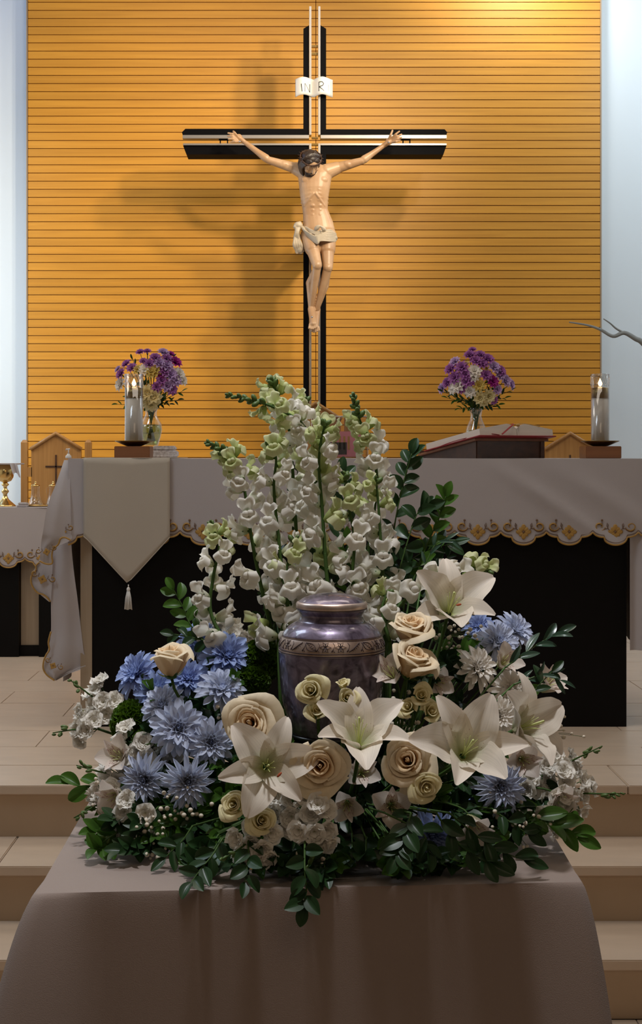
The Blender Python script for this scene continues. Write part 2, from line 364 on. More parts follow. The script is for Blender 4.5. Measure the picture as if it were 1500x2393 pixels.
# steps down to the nave
st=thing('floor_steps','three broad cream stone steps leading up to the platform','steps',(0,0,0),kind='structure')
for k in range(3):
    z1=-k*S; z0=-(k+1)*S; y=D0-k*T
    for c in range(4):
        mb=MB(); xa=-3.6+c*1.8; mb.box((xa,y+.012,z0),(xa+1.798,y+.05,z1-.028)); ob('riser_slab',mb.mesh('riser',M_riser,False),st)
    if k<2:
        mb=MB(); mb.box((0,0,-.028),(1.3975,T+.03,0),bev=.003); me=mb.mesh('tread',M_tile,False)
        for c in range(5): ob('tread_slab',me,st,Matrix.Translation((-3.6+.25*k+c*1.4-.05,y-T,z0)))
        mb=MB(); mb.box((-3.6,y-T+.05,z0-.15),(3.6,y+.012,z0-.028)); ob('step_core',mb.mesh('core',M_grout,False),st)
mb=MB(); mb.box((-3.6,-2.5,-3*S-.1),(3.6,D0-2*T+.05,-3*S-.006)); low=tag(ob('floor_nave',mb.mesh('low',M_grout,False)),'lower cream stone floor of the nave around the front table','floor',None,'structure')
mb=MB(); mb.box((0,0,-.006),(.897,.597,0),bev=.001); me=mb.mesh('bigtile',M_tile,False)
for r in range(10):
    for c in range(8): ob('tile',me,low,Matrix.Translation((-3.6+c*.9,D0-2*T+.01-.6*(r+1),-3*S)))

# ================================================================== altar
AZ=.999; AF=5.44; AL,AR=-.84,1.283
alt=thing('altar','black panelled altar table with pale wooden end panel','altar',((AL+AR)/2,5.9,0))
def loc(o): return Matrix.Translation(-o.location)
mb=MB(); mb.box((-.757,AF+.04,0),(1.234,AF+.08,AZ-.06),M=loc(alt)); ob('front_panel',mb.mesh('fp',M_black,False),alt)
for x in (-.80,1.192):
    mb=MB(); mb.box((x,AF+(.035 if x<0 else .081),0),(x+.043,6.30,AZ-.06),M=loc(alt)); ob('end_panel',mb.mesh('ep',M_beige if x<0 else M_black,False),alt)
mb=MB(); mb.box((AL+.01,AF+.01,AZ-.06),(AR-.01,6.33,AZ-.004),bev=.004,M=loc(alt)); ob('tabletop',mb.mesh('tt',M_dark,False),alt)

def hemdepth(x, x0, T, amp):
    p=((x-x0)/T)%1.0; q=abs(p-.5)*2
    if q<.52: return amp*(15+18*sqrt(max(0,1-(q/.52)**2)))/33
    t=(q-.52)/.48; return amp*(15*sqrt(max(0,1-t*t)))/33
def motif_mesh():
    g=MB(); s=.001582          # one photograph pixel at the altar front
    for k in range(8):
        a=k*pi/4; L=(16.5 if k%2==0 else 13)*s
        g.ell((cos(a)*L*.62,0,sin(a)*L*.62-0*s),(L*.48,.0015,L*.34 if k%2==0 else L*.30),8,5,0,Quaternion((0,1,0),-a))
    g.ell((0,-.0008,0),(3*s,.002,3*s),8,5,1)
    for sg in (-1,1):
        pts=[]
        for i in range(17):
            t=i/16; a=-pi*.95+t*pi*2.35; r=(11.5-8*t)*s
            pts.append((sg*(36*s+cos(a)*r*1.15),-.0005, 13*s+sin(a)*r))
        g.tube(pts,[(.8+3.4*abs(sin(pi*min(1,i/16*1.05))))*s for i in range(17)],5,0,flat=.5)
        g.tube([(p[0]*1.0+sg*1.0*s,p[1]+.0004,p[2]-2.2*s) for p in pts[:11]],1.5*s,4,1)
        g.tube([(sg*33*s,0,13*s),(sg*31*s,0,20*s),(sg*31*s,0,26*s)],.8*s,4,1); g.ell((sg*31*s,-.001,27*s),(2.8*s,.0015,2.8*s),8,5,1)
        g.tube([(sg*26*s,0,6*s),(sg*18*s,0,8*s),(sg*16*s,0,16*s),(sg*19*s,0,21*s),(sg*20*s,0,14*s),(sg*15*s,0,5*s),(sg*11*s,0,2*s)],.8*s,4,1)
    return g.mesh('motif',[M_gold,M_brown])
MOT=motif_mesh()
def drop_front(root, x0, x1, y, ztop, zhem, T, cusp0, amp, fold=None, M=None, cols=40, mots=True):
    n=int((x1-x0)/T*cols); dx=lambda x,z:(fold(x,z) if fold else 0)
    def fn(a,b):
        x=x0+(x1-x0)*a; zb=zhem-hemdepth(x,cusp0,T,amp); z=ztop+(zb-ztop)*b
        return Vector((x,y-dx(x,z),z))
    g=MB(); g.grid(fn,n,14,M=M); ob('front_drop',g.mesh('drop',M_cloth),root)
    for (r,up,m_,nm) in ((.0033,0,M_gold,'hem_piping'),(.0012,.0085,M_brown,'hem_stitch')):
        g=MB(); pts=[fn(i/n,1)+Vector((0,-.0015,up)) for i in range(n+1)]; g.tube(pts,r,5,M=M); ob(nm,g.mesh(nm,m_),root)
    if mots:
        k0=math.floor((x0-cusp0)/T)
        for k in range(k0,k0+30):
            xc=cusp0+(k+.5)*T
            if xc-T*.28<x0 or xc+T*.28>x1: continue
            zc=zhem-.004
            ob('embroidered_motif',MOT,root,(M if M else Matrix())@Matrix.Translation((xc,y-dx(xc,zc)-.002,zc))@Matrix.Scale(T/.169,4))
tc_=thing('altar_cloth','white altar cloth with scalloped gold embroidered hem hanging over the altar','tablecloth',((AL+AR)/2,5.9,AZ))
ML=loc(tc_)
g=MB(); g.box((AL,AF-.004,AZ-.003),(AR,6.34,AZ+.0005),bev=.001,M=ML); ob('cloth_top',g.mesh('ctop',M_cloth,False),tc_)
def fold_a(x,z):
    v=(AZ-z)
    t=(x-1.0)*.75+(z-.80)*1.1   # one diagonal pull at the right end
    return .004+.05*v*0+ .012*exp(-((t-.0)/.035)**2)*min(1,v*8)*(1 if x>.6 else 0)+ .010*exp(-((t-.17)/.05)**2)*min(1,v*8)*(x>.6) + .006*sin(x*9+z*3)*v
Ta=.1692; cusp=P(1062,0,AF).x
drop_front(tc_,P(160,0,AF).x,AR-.002,AF-.004,AZ,P(0,1240,AF).z,Ta,cusp,.052,fold_a,ML)
def rows_sheet(rows,n,mod=0,amp=.006,freq=3):
    """rows: (py, pxl, pxr, dl, dr) of a hanging fold, turned into points in the room"""
    out=[]; R2=spline([Vector((r[1],r[2],r[0])) for r in rows],5); D2=spline([Vector((r[3],r[4],0)) for r in rows],5)
    def fn(a,b):
        i=b*(len(R2)-1); k=min(int(i),len(R2)-2); f=i-k; q=R2[k].lerp(R2[k+1],f); e=D2[k].lerp(D2[k+1],f)
        d=e.x+(e.y-e.x)*a+amp*sin(a*freq*pi+b*2)*b
        return P(q.x+(q.y-q.x)*a,q.z,d)
    return fn,len(R2)-1
def hang(name, rows, n=10, **k):
    fn,m=rows_sheet(rows,n,**k); g=MB(); g.grid(fn,n,m,M=ML); ob(name,g.mesh(name,M_cloth),tc_); return fn
hang('corner_fold',[(1075,150,166,5.47,5.435),(1130,131,164,5.42,5.43),(1182,111,165,5.37,5.42),(1240,101,166,5.34,5.42),(1262,97,165,5.34,5.415),(1284,95,124,5.34,5.38),(1316,92,122,5.34,5.38)])
hang('side_tail',[(1100,145,158,5.60,5.50),(1180,125,162,5.52,5.46),(1262,121,166,5.47,5.45),(1330,121,172,5.46,5.45),(1406,119,182,5.45,5.46),(1476,119,190,5.45,5.47),(1518,112,195,5.44,5.47),(1556,103,200,5.43,5.48),(1575,108,160,5.43,5.46),(1590,124,132,5.44,5.45)],n=14,amp=.012,freq=2.5)
hang('turned_hem',[(1290,98,123,5.46,5.45),(1320,86,123,5.455,5.45),(1338,76,122,5.455,5.45),(1358,73,122,5.455,5.45),(1374,78,121,5.455,5.45),(1387,91,120,5.455,5.45),(1406,114,119,5.455,5.45)],amp=.002)
def pipe(pts,d,nm='hem_piping',m=None,r=.0033):
    g=MB(); g.tube(spline([P(x,y,d) for x,y in pts],5),r,5,M=ML); ob(nm,g.mesh(nm,m or M_gold),tc_)
pipe([(166,1263),(152,1256),(141,1259),(136,1272),(124,1284),(121,1300),(122,1316),(108,1318),(92,1311)],5.335)
pipe([(92,1314),(84,1322),(84,1332),(75,1342),(72,1358),(78,1374),(89,1386),(100,1389),(110,1396),(118,1406)],5.45)
pipe([(119,1476),(113,1500),(115,1518),(108,1530),(102,1545),(101,1563),(110,1578),(127,1590)],5.43)
pipe([(127,1590),(140,1580),(150,1577),(160,1570),(172,1567),(184,1561),(200,1556)],5.46,r=.0018,m=M_cloth)
for (x,y,d,a,s) in ((109,1290,5.33,-.2,.50),(99,1354,5.44,.3,.62),(124,1556,5.42,.5,.48),(146,1244,5.405,-.2,.55)):
    ob('embroidered_motif',MOT,tc_,ML@Matrix.Translation(P(x,y,d))@Matrix.Rotation(a,4,'Y')@Matrix.Scale(s,4))
# end drops
g=MB(); g.grid(lambda a,b: Vector((AL-.004-.02*b+.012*sin(a*13)*b, AF+.03+a*.85, AZ-(AZ-.17)*b)),24,10,M=ML); ob('left_end_drop',g.mesh('led',M_cloth),tc_)
g=MB()
def rd(a,b):
    y=AF+.01+a*.85; z=AZ-(AZ-P(0,1520,AF).z)*b; return Vector((AR+.004+.03*b-.075*b*(1-a)*0+ .01*sin(a*14)*b, y, z))
g.grid(rd,30,10,M=ML)
g.grid(lambda a,b: Vector((AR-.045*min(1,b*3)+a*(.045*min(1,b*3)+.012), AF+.002+.01*sin(a*5), AZ-(AZ-P(0,1520,AF).z)*b)),6,10,M=ML)
ob('right_end_drop',g.mesh('red',M_cloth),tc_)

# runner with tassel
rn=thing('altar_runner','cream pointed runner with tassel hanging over the left of the altar','runner',(P(298,0,AF).x,AF,AZ))
g=MB(); xl,xr=P(195,0,5.42).x,P(397,0,5.42).x
def rf(a,b):
    x=xl+(xr-xl)*a; zb=P(0,1365,5.42).z+ (P(0,1255,5.42).z-P(0,1365,5.42).z)*min(1,abs(a-.51)/.50)
    return Vector((x,5.422-.003*sin(a*7),AZ+.003+(zb-AZ)*b))
g.grid(rf,24,16,M=loc(rn)); g.grid(lambda a,b: Vector((xl+(xr-xl)*a,5.422+b*.90,AZ+.0035)),4,4,M=loc(rn))
o=ob('fabric_strip',g.mesh('runner',M_runner),rn)
sm=o.modifiers.new('thick','SOLIDIFY'); sm.thickness=.002
g=MB(); g.tube([rf(a/20,1)+Vector((0,-.002,0)) for a in range(21)],.0016,5,M=loc(rn)); ob('hem_edge',g.mesh('he',M_runner),rn)
tp=P(300,1366,5.418)
g=MB(); g.tube([tp,tp+Vector((0,0,-.012))],.0022,6,M=loc(rn)); g.ell(tp+Vector((0,0,-.018)),(.007,.007,.009)); 
for i in range(28):
    a=i*2.4; r=.012*sqrt((i+.5)/28); z0=tp.z-.016; 
    g.tube([tp+Vector((r*.25*cos(a),r*.25*sin(a),-.018)),tp+Vector((r*.85*cos(a),r*.8*sin(a),-.05)),tp+Vector((r*1.2*cos(a),r*sin(a),-.094+.006*R.random()))],.0019,4)
g2=MB(); g2.v=[tuple(loc(rn)@Vector(v)) if i>=2*6 else v for i,v in enumerate(g.v)]; g2.f=g.f; g2.m=g.m; g2.uv=g.uv
ob('tassel',g2.mesh('tassel',M_plastic),rn,label='white tassel at the point')

# ================================================================== candles on wooden blocks
def candle(px,d,label,blabel):
    b=P(px,1043,d); k=d/F; r=21.5*k; z0=AZ+.0005
    bl=thing('candle_block',blabel,'block',(b.x,d,z0)); zt=(b.z-z0)
    g=MB(); g.box((-41*k,-41*k,0),(41*k,41*k,zt),bev=.002); ob('block',g.mesh('cb',M_block,False),bl)
    t=thing('altar_candle',label,'candle',(b.x,d,b.z))
    H=(1043-875)*k
    g=MB(); g.lathe([(.018,0),(.030,.001),(43*k,11*k),(45*k,13*k),(43*k,13*k),(.028,5*k),(.0,5*k)],36); ob('dish',g.mesh('dish',M_dbrass),t)
    g=MB(); g.lathe([(r*.93,6*k),(r*.93,(1043-931)*k)],32); ob('sleeve',g.mesh('sleeve',M_candle),t)
    g=MB(); g.lathe([(r*.95,(1043-931)*k),(r*.95,(1043-907)*k),(r*.4,(1043-905)*k),(.002,(1043-905)*k)],32); ob('brass_band',g.mesh('band',M_dbrass),t)
    g=MB(); g.lathe([(r,6*k),(r,H),(r*.97,H),(r*.97,6*k)],32,caps=False); ob('glass_cylinder',g.mesh('cyl',M_glass),t)
    g=MB()
    for q in range(10):
        for s_ in (-1,1):
            g.tube([(r*1.01*cos(q*pi/5+s_*v*.62),r*1.01*sin(q*pi/5+s_*v*.62),(1043-903)*k+v*27*k) for v in [i/5 for i in range(6)]],.0007,4)
    g.tube([(r*cos(i*pi/16),r*sin(i*pi/16),H) for i in range(33)],.0012,5)
    ob('cut_pattern',g.mesh('cut',M_cutglass),t)
    g=MB(); g.lathe([(.0001,0),(4.0*k,3*k),(5.2*k,7*k),(3.2*k,12*k),(.0001,19*k)],12,M=Matrix.Translation((0,0,(1043-903)*k))); ob('flame',g.mesh('flame',M_flame),t)
    g=MB(); g.tube([(0,0,(1043-906)*k),(0,0,(1043-900)*k)],.001,5); ob('wick',g.mesh('wick',M_ink),t)
candle(313,5.66,'lit white candle in cut glass on a brass dish in front of the left bouquet','square wooden block under the left altar candle')
candle(1402,5.72,'lit white candle in cut glass at the right end of the altar','square wooden block under the right altar candle')
for (px,d) in ((313,5.66),(1402,5.72)):
    l=bpy.data.lights.new('flame_light','POINT'); l.energy=.5; l.color=(1,.6,.3); l.shadow_soft_size=.01
    o=bpy.data.objects.new('flame_light',l); C.objects.link(o); o.location=P(px,895,d)

# ================================================================== crucifix
DC=7.90; kc=DC/F
cx_=thing('wall_cross','tall black and steel cross with a split shaft against the slat wall','cross',(P(735.5,0,DC).x,DC,0))
LC=loc(cx_)
def W(px,py,d=DC): return P(px,py,d)
def bar(name,x0,y0,x1,y1,dep0,dep1,m,bev=.002,lab=None):
    a=W(x0,y1); b=W(x1,y0); g=MB(); g.box((a.x,DC+dep0,a.z),(b.x,DC+dep1,b.z),M=LC,bev=bev); return ob(name,g.mesh(name,m,False),cx_,label=lab)
zf=CY+CH*F/DC   # pixel row of the floor at the cross
def prism(name,poly,m,dep0=0,dep1=.13):  # bars made deep so that the shadow they cast is thicker
    g=MB(); n=len(poly); vs=[W(*p)+Vector((0,dep0,0)) for p in poly]+[W(*p)+Vector((0,dep1,0)) for p in poly]
    g.add(vs,[tuple(range(n)),tuple(range(2*n-1,n-1,-1))]+[(i,i+n,(i+1)%n+n,(i+1)%n) for i in range(n)],M=LC)
    ob(name,g.mesh(name,m,False),cx_)
prism('upper_left_arm',[(709,67),(722,59),(722,316),(427,316),(425,309),(433,301),(709,301)],M_cblack)
prism('upper_right_arm',[(749,59),(762,67),(762,302),(1039,302),(1045,309),(1043,316),(749,316)],M_cblack)
prism('lower_left_arm',[(428,341),(722,341),(722,zf),(709,zf),(709,361),(436,361)],M_cblack)
prism('lower_right_arm',[(749,341),(1043,341),(1036,361),(762,361),(762,zf),(749,zf)],M_cblack)
for (a,b,c,d_) in ((722.5,16,727.5,316),(743.5,16,748.5,316),(722.5,336,727.5,zf),(743.5,336,748.5,zf),
                   (427,316.5,722,324.5),(749,316.5,1043,324.5),(428,336,722,340.5),(749,336,1043,340.5)):
    bar('steel_rail',a,b,c,d_,-.012,.050,M_steel,.001)
for (a,b,c,d_) in ((728,104,743,109),(728,121,743,127),(728,319,743,323),(728,334,743,339),(728,700,743,704)):
    bar('cross_tie',a,b,c,d_,.01,.03,M_dbrass,.001)
for x in (513,530,941,957): bar('arm_tie',x,325,x+2.5,336,.01,.03,M_cblack,0)
bar('arm_tie',511,322,534,326,.012,.03,M_cblack,0); bar('arm_tie',938,322,959,326,.012,.03,M_cblack,0)
g=MB()
for x in (735.5,): g.box((W(713,0).x,DC+.13,2.2),(W(758,0).x,DW-.003,2.24),M=LC)
ob('wall_bracket',g.mesh('wb',M_cblack,False),cx_)
# INRI scroll
def scy(px): # wavy scroll depth
    t=(px-691)/(777-691); return -.030-.012*sin(t*4*pi-.6)-.004*cos(t*9)
def scoff(px):
    t=(px-691)/(777-691); return 5*abs(sin(pi*(t*2)))*-1
g=MB()
def sf(a,b):
    px=691+86*a; yo=scoff(px); p=W(px,189+yo+b*41); p.y=DC+scy(px); return p
g.grid(sf,40,6,M=LC); sc_o=ob('title_scroll',g.mesh('scroll',M_scroll),cx_)
so=sc_o.modifiers.new('t','SOLIDIFY'); so.thickness=.004
g=MB()
def stroke(pts,wd=1.3):
    q=[]
    for (x0,y0),(x1,y1) in zip(pts,pts[1:]):
        for i in range(7): q.append((x0+(x1-x0)*i/6,y0+(y1-y0)*i/6))
    g.tube([Vector((W(x,0).x,DC+scy(x)-.0025,W(0,y+scoff(x)*.8).z)) for x,y in q],wd*kc,5,M=LC)
stroke([(704,204),(705.5,222)]); stroke([(712,222),(712,203),(723.5,221),(723.5,202)])
stroke([(745,221),(745,200),(752,200),(755.5,204),(753,209),(745.5,211),(756.5,221)]); stroke([(767,203),(767.5,219)],1.0)
ob('lettering',g.mesh('letters',M_ink),sc_o)

# statue of Christ
fig=thing('corpus_statue','painted statue of a crucified man in a pale loincloth hanging on the cross','statue',tuple(W(737,560,7.82)))
LF=loc(fig); kf=7.8/F
def J(px,py,f=0): return P(px,py,7.80-f)
b=MB()
# torso: one lofted trunk, then the modelling on top of it
rings=[(384,734,14,10),(389,735,29,14),(396,736,40,18),(406,736,41,22),(420,735.5,38.5,25),(440,735,36,27),(458,734.5,33.5,26),(474,735,31,22.5),(490,736.5,30,19.5),(504,740,32,20),(518,743,35,22),(534,745,37,24),(550,745,37,23),(562,745,32,18)]
n_=28; vs=[];fs=[]
for (py,cx0,rx,ry) in rings:
    for i in range(n_):
        t=2*pi*i/n_; c_,s_=cos(t),sin(t); c_=abs(c_)**.85*(1 if c_>0 else -1); s_=abs(s_)**.85*(1 if s_>0 else -1)
        vs.append(J(cx0+rx*c_,py,.02)+Vector((0,-ry*kf*s_,0)))
for j in range(len(rings)-1):
    for i in range(n_): fs.append((j*n_+i,j*n_+(i+1)%n_,(j+1)*n_+(i+1)%n_,(j+1)*n_+i))
fs.append(tuple(range(n_))); fs.append(tuple((len(rings)-1)*n_+i for i in reversed(range(n_)))); b.add(vs,fs)
def surf(px,py,sink=0):
    for q0,q1 in zip(rings,rings[1:]):
        if q0[0]<=py<=q1[0]:
            t=(py-q0[0])/(q1[0]-q0[0]); c0=q0[1]+(q1[1]-q0[1])*t; rx=q0[2]+(q1[2]-q0[2])*t; ry=q0[3]+(q1[3]-q0[3])*t
            e=max(0,1-(abs(px-c0)/rx)**2); return J(px,py,.02+ry*kf*e**.5-sink*kf)
    return J(px,py,.05)
for s_ in (-1,1):
    b.ell(surf(735+s_*16,420,4.9),(15*kf,6.2*kf,10*kf),18,12)                # chest muscle
    for q_ in range(5):                                                      # ribs
        q=[surf(735+s_*dx,431+q_*8.5+dx*.30,1.3) for dx in (9,15,21,27,31)]
        for u,v in zip(q,q[1:]): b.cap(u,v,2.3*kf,2.3*kf,8)
    q=[surf(735+s_*dx,y_,1.2) for dx,y_ in ((3,452),(9,460),(16,471),(23,481))]   # rib arch
    for u,v in zip(q,q[1:]): b.cap(u,v,3.2*kf,3.2*kf,8)
    for q_ in range(3): b.ell(surf(739+s_*8,480+q_*11,3.9),(7.5*kf,5.2*kf,6.2*kf),12,8)
    q=[surf(736+s_*dx,y_,.6) for dx,y_ in ((5,394),(14,392.5),(24,392))]
    for u,v in zip(q,q[1:]): b.cap(u,v,2.4*kf,2.4*kf,8)                       # collar bones
b.cap(J(735,400,.02),J(728,385,.06),13*kf,12*kf)                     # neck bends forward
for sg,(sh,el,wr) in ((-1,((692,394),(627,374),(570,331))),(1,((786,393),(846,376),(897,340)))):
    S_=J(*sh,.01); E_=J(*el,.03); W_=J(*wr,.02)
    b.cap(J(736+sg*26,402,.02),S_,19*kf,15*kf); b.ell(S_,(17*kf,15*kf,14*kf),14,10)
    b.cap(S_,E_,13*kf,8.5*kf); b.ell(S_.lerp(E_,.45)+Vector((0,-.008,0)),(15*kf,9*kf,9.5*kf),12,8)
    b.cap(E_,W_,8.5*kf,5.2*kf); b.cap(E_.lerp(W_,.1),E_.lerp(W_,.45),9.5*kf,7*kf)
    pal=J(wr[0]+sg*11,wr[1]-8,.03); b.cap(W_,pal,5.5*kf,6.5*kf)
    base=J(wr[0]+sg*16,wr[1]-13,.035); b.ell(W_.lerp(base,.75),(8.5*kf,4.5*kf,8.5*kf),12,8)
    # fingers fan outward from the palm
    if sg<0: tips=[((560,325),(548,310),(545,307)),((557,323),(543,313),(533,311)),((556,325),(543,319),(532,318)),((557,328),(545,325),(534,325)),((559,331),(549,331),(539,332))]
    else:    tips=[((907,330),(913,315),(917,305)),((913,325),(924,314),(933,307)),((914,327),(928,319),(938,314)),((914,330),(928,325),(938,321)),((913,333),(925,331),(934,328))]
    for i,(a,m_,t_) in enumerate(tips):
        A=J(*a,.03); Mi=J(*m_,.055); Tt=J(*t_,.045+.01*(i%2)); r=3.0 if i else 3.4
        b.cap(A,Mi,r*kf,r*.9*kf,8); b.cap(Mi,Tt,r*.9*kf,r*.72*kf,8)
# legs
for (hip,kn,calf,an,kf_) in (((722,550),(741,620),(726,662),(727,722),.11),((765,548),(766,626),(757,668),(740,722),.085)):
    H_=J(*hip,.02); K_=J(*kn,kf_); A_=J(*an,.035); Ca=J(*calf,.04)
    b.cap(H_,K_,20*kf,11.5*kf); b.cap(H_,H_.lerp(K_,.45),20.5*kf,18.5*kf); b.ell(K_+Vector((0,-.006,0)),(11*kf,10*kf,12*kf),12,8)
    b.cap(K_,A_,10.5*kf,6.3*kf); b.cap(K_.lerp(A_,.12)+Vector((0,.01,0)),Ca+Vector((0,.005,0)),10*kf,11.5*kf); b.cap(Ca,A_,11*kf,6.5*kf)
# crossed feet
for (an,ball,sp,f0) in (((727,722),(731,757),1,.05),((741,724),(737,764),-1,.025)):
    A_=J(*an,f0-.01); B_=J(*ball,f0+.055)
    b.cap(A_,B_,8.0*kf,7.0*kf); b.cap(A_+Vector((.008*sp,.0,0)),B_+Vector((.010*sp,0,0)),6*kf,5.5*kf); b.ell(A_+Vector((0,.02,.0)),(7*kf,8*kf,8*kf))
    for i in range(5):
        o_=(i-2)*3.9; ln=13-abs(i-1.5)*1.8
        b.cap(B_+Vector((o_*kf*.9,-.002,0)),B_+Vector((o_*kf*1.15,-.012,-ln*kf)),2.6*kf,2.3*kf,8)
# head: bowed and turned to the right of the picture
hc=J(724,381,.085); hd=Vector((.34,-.50,-.80)).normalized(); hu=(Vector((.12,-.75,.65))-hd*Vector((.12,-.75,.65)).dot(hd)).normalized(); hr=hd.cross(hu).normalized()
HM=Matrix((hr,hd,hu)).transposed()   # columns: right, face direction, up
HQ=HM.to_quaternion()
def HP(r,f,u): return hc+hr*(r*kf)+hd*(f*kf)+hu*(u*kf)
b.ell(HP(0,0,5),(20*kf,24*kf,22*kf),18,14,0,HQ); b.ell(HP(0,8,-8),(15*kf,16*kf,18*kf),16,12,0,HQ)
b.cap(HP(0,22,4),HP(0,27,-6),2.6*kf,3.8*kf); b.cap(HP(-9,19,7),HP(9,19,7),3.2*kf,3.2*kf)
for s_ in (-1,1):
    b.ell(HP(s_*7.5,19.5,1.5),(4.2*kf,3*kf,2.8*kf),10,8,0,HQ); b.ell(HP(s_*11,15,-6),(6*kf,6*kf,6*kf)); b.ell(HP(s_*19,0,0),(3*kf,5*kf,7*kf),10,8,0,HQ)
b.ell(HP(0,22.5,-12),(6*kf,3*kf,1.8*kf),10,6,0,HQ); b.ell(HP(0,21.5,-15),(5*kf,3*kf,1.9*kf),10,6,0,HQ)
b.cap(J(728,392,.05),HP(0,-4,-14),13*kf,13*kf)
for i in range(len(b.v)): b.v[i]=tuple(LF@Vector(b.v[i]))
ob('body',remesh(b,'body',M_skin,.0026,4),fig)
g=MB()   # hair
g.ell(HP(0,-3,9),(22.5*kf,24*kf,22*kf),18,12,0,HQ)
for i in range(26):
    a=-1.25+2.5*i/25; 
    pts=[HP(20*sin(a)*.2,-2+10*cos(a)*.3,31),HP(21*sin(a)*1.02,6*cos(a)+2,20+2*sin(i*2.1)),HP(23.5*sin(a)-0,-8+(-4)*cos(a)+2*sin(i),2),HP(22*sin(a),-10,-14+2*sin(i*3)),HP(19*sin(a),-6+3*sin(i*1.7),-26+3*sin(i))]
    g.tube(spline(pts,4),[3.4*kf]*12+[2.6*kf]*4+[1.2*kf],6)
for i in range(9):   # locks falling beside the face
    for s_ in (-1,1):
        pts=[HP(s_*(6+i),17-i*1.2,21),HP(s_*(16+i*.6),14-i*1.6,10),HP(s_*(20+.4*i),8-i*1.5,-4),HP(s_*(18+i*.5),8-i*1.4,-18),HP(s_*(15+i*.4),12-i,-28)]
        g.tube(spline(pts,4),[2.6*kf]*12+[2*kf]*4+[.8*kf],6)
for i in range(len(g.v)): g.v[i]=tuple(LF@Vector(g.v[i]))
ob('hair',remesh(g,'hair',M_hair,.0022,1),fig)
g=MB()   # beard
for i in range(22):
    a=-1.2+2.4*i/21; g.tube(spline([HP(13*sin(a),11+8*cos(a),-11),HP(12*sin(a),12+9*cos(a),-20),HP(7*sin(a),14+8*cos(a),-29+2*sin(i*2))],4),[3.2*kf]*6+[2.2*kf]*2+[1*kf],6)
for s_ in (-1,1): g.tube([HP(0,25,-9.5),HP(s_*5,24,-11),HP(s_*9,20,-15)],[2*kf,1.8*kf,1.6*kf],6)
for i in range(len(g.v)): g.v[i]=tuple(LF@Vector(g.v[i]))
ob('beard',remesh(g,'beard',M_hair,.0028,1),fig)
g=MB()   # crown of thorns
for s_ in range(3):
    pts=[HP((24.5)*cos(t)*1.0,-1+25.5*sin(t),15+2.2*sin(3*t+s_*2.1)) for t in [i*pi/16 for i in range(33)]]
    g.tube([p+hu*(1.8*kf*cos(i*.9+s_*2.1)) for i,p in enumerate(pts)],1.5*kf,5)
for i in range(20):
    t=i*pi/10+.1; p=HP(25*cos(t),-1+26*sin(t),15); o_=(hr*cos(t)+hd*sin(t)+hu*R.uniform(-.8,.9)); g.tube([p,p+o_*6.5*kf],[1.1*kf,.15*kf],4)
for i in range(len(g.v)): g.v[i]=tuple(LF@Vector(g.v[i]))
ob('thorn_crown',g.mesh('crown',M_dark),fig)
g=MB()   # loincloth
def drape(pts,r,f0=.075):
    q=spline([J(x,y,f) for x,y,f in pts],6); g.tube(q,[r*kf*(.8+.3*sin(i*.5)) for i in range(len(q))],7)
g.ell(J(745,545,.015),(39*kf,26*kf,13*kf),20,10)
for i in range(6):
    drape([(706+i*1.5,530+i*4,.02),(712+i*3,538+i*4.5,.08),(735+i*1.2,552+i*3.4,.105),(746,556+i*2.2-4,.108),(765,543+i*4,.10),(782,546+i*3.5,.05),(786,552+i*1.4,.01)],3.0)
for i in range(4): drape([(710,528+i*2,.03),(726,537+i*2,.09),(750,541+i*4,.105),(772,538+i*6,.08),(785,546+i*4,.03)],2.6)
drape([(737,537,.10),(745,529,.115),(753,531,.115),(757,538,.105),(748,540,.11)],5)
g.ell(J(784,557,.02),(5*kf,16*kf,6*kf))
for i in range(10):  # bunch at the hip
    a=i/9; x=690+14*a
    drape([(697+5*sin(i),524+3*cos(i*2),.04),(691+6*a,545,.05+.01*sin(i*2)),(687+15*a,566,.045+.012*cos(i*2)),(690+16*a,580,.045),(692+18*a,590+3*sin(i*1.3),.035)],4.2)
g.ell(J(697,527,.04),(11*kf,11*kf,9*kf)); g.ell(J(694,560,.03),(9*kf,12*kf,22*kf)); g.ell(J(701,580,.03),(10*kf,12*kf,14*kf))
g.cap(J(700,522,.045),J(690,530,.05),5*kf,5*kf)
for i in range(len(g.v)): g.v[i]=tuple(LF@Vector(g.v[i]))
ob('loincloth',remesh(g,'loin',M_loin,.0020,1),fig)
g=MB()
for p in (J(729,741,.128),J(560,331,.062),J(908,333,.060)): g.ell(p,(2.6*kf,3*kf,2.6*kf),8,6)
for i in range(len(g.v)): g.v[i]=tuple(LF@Vector(g.v[i]))
ob('nail',g.mesh('nails',M_steel),fig)

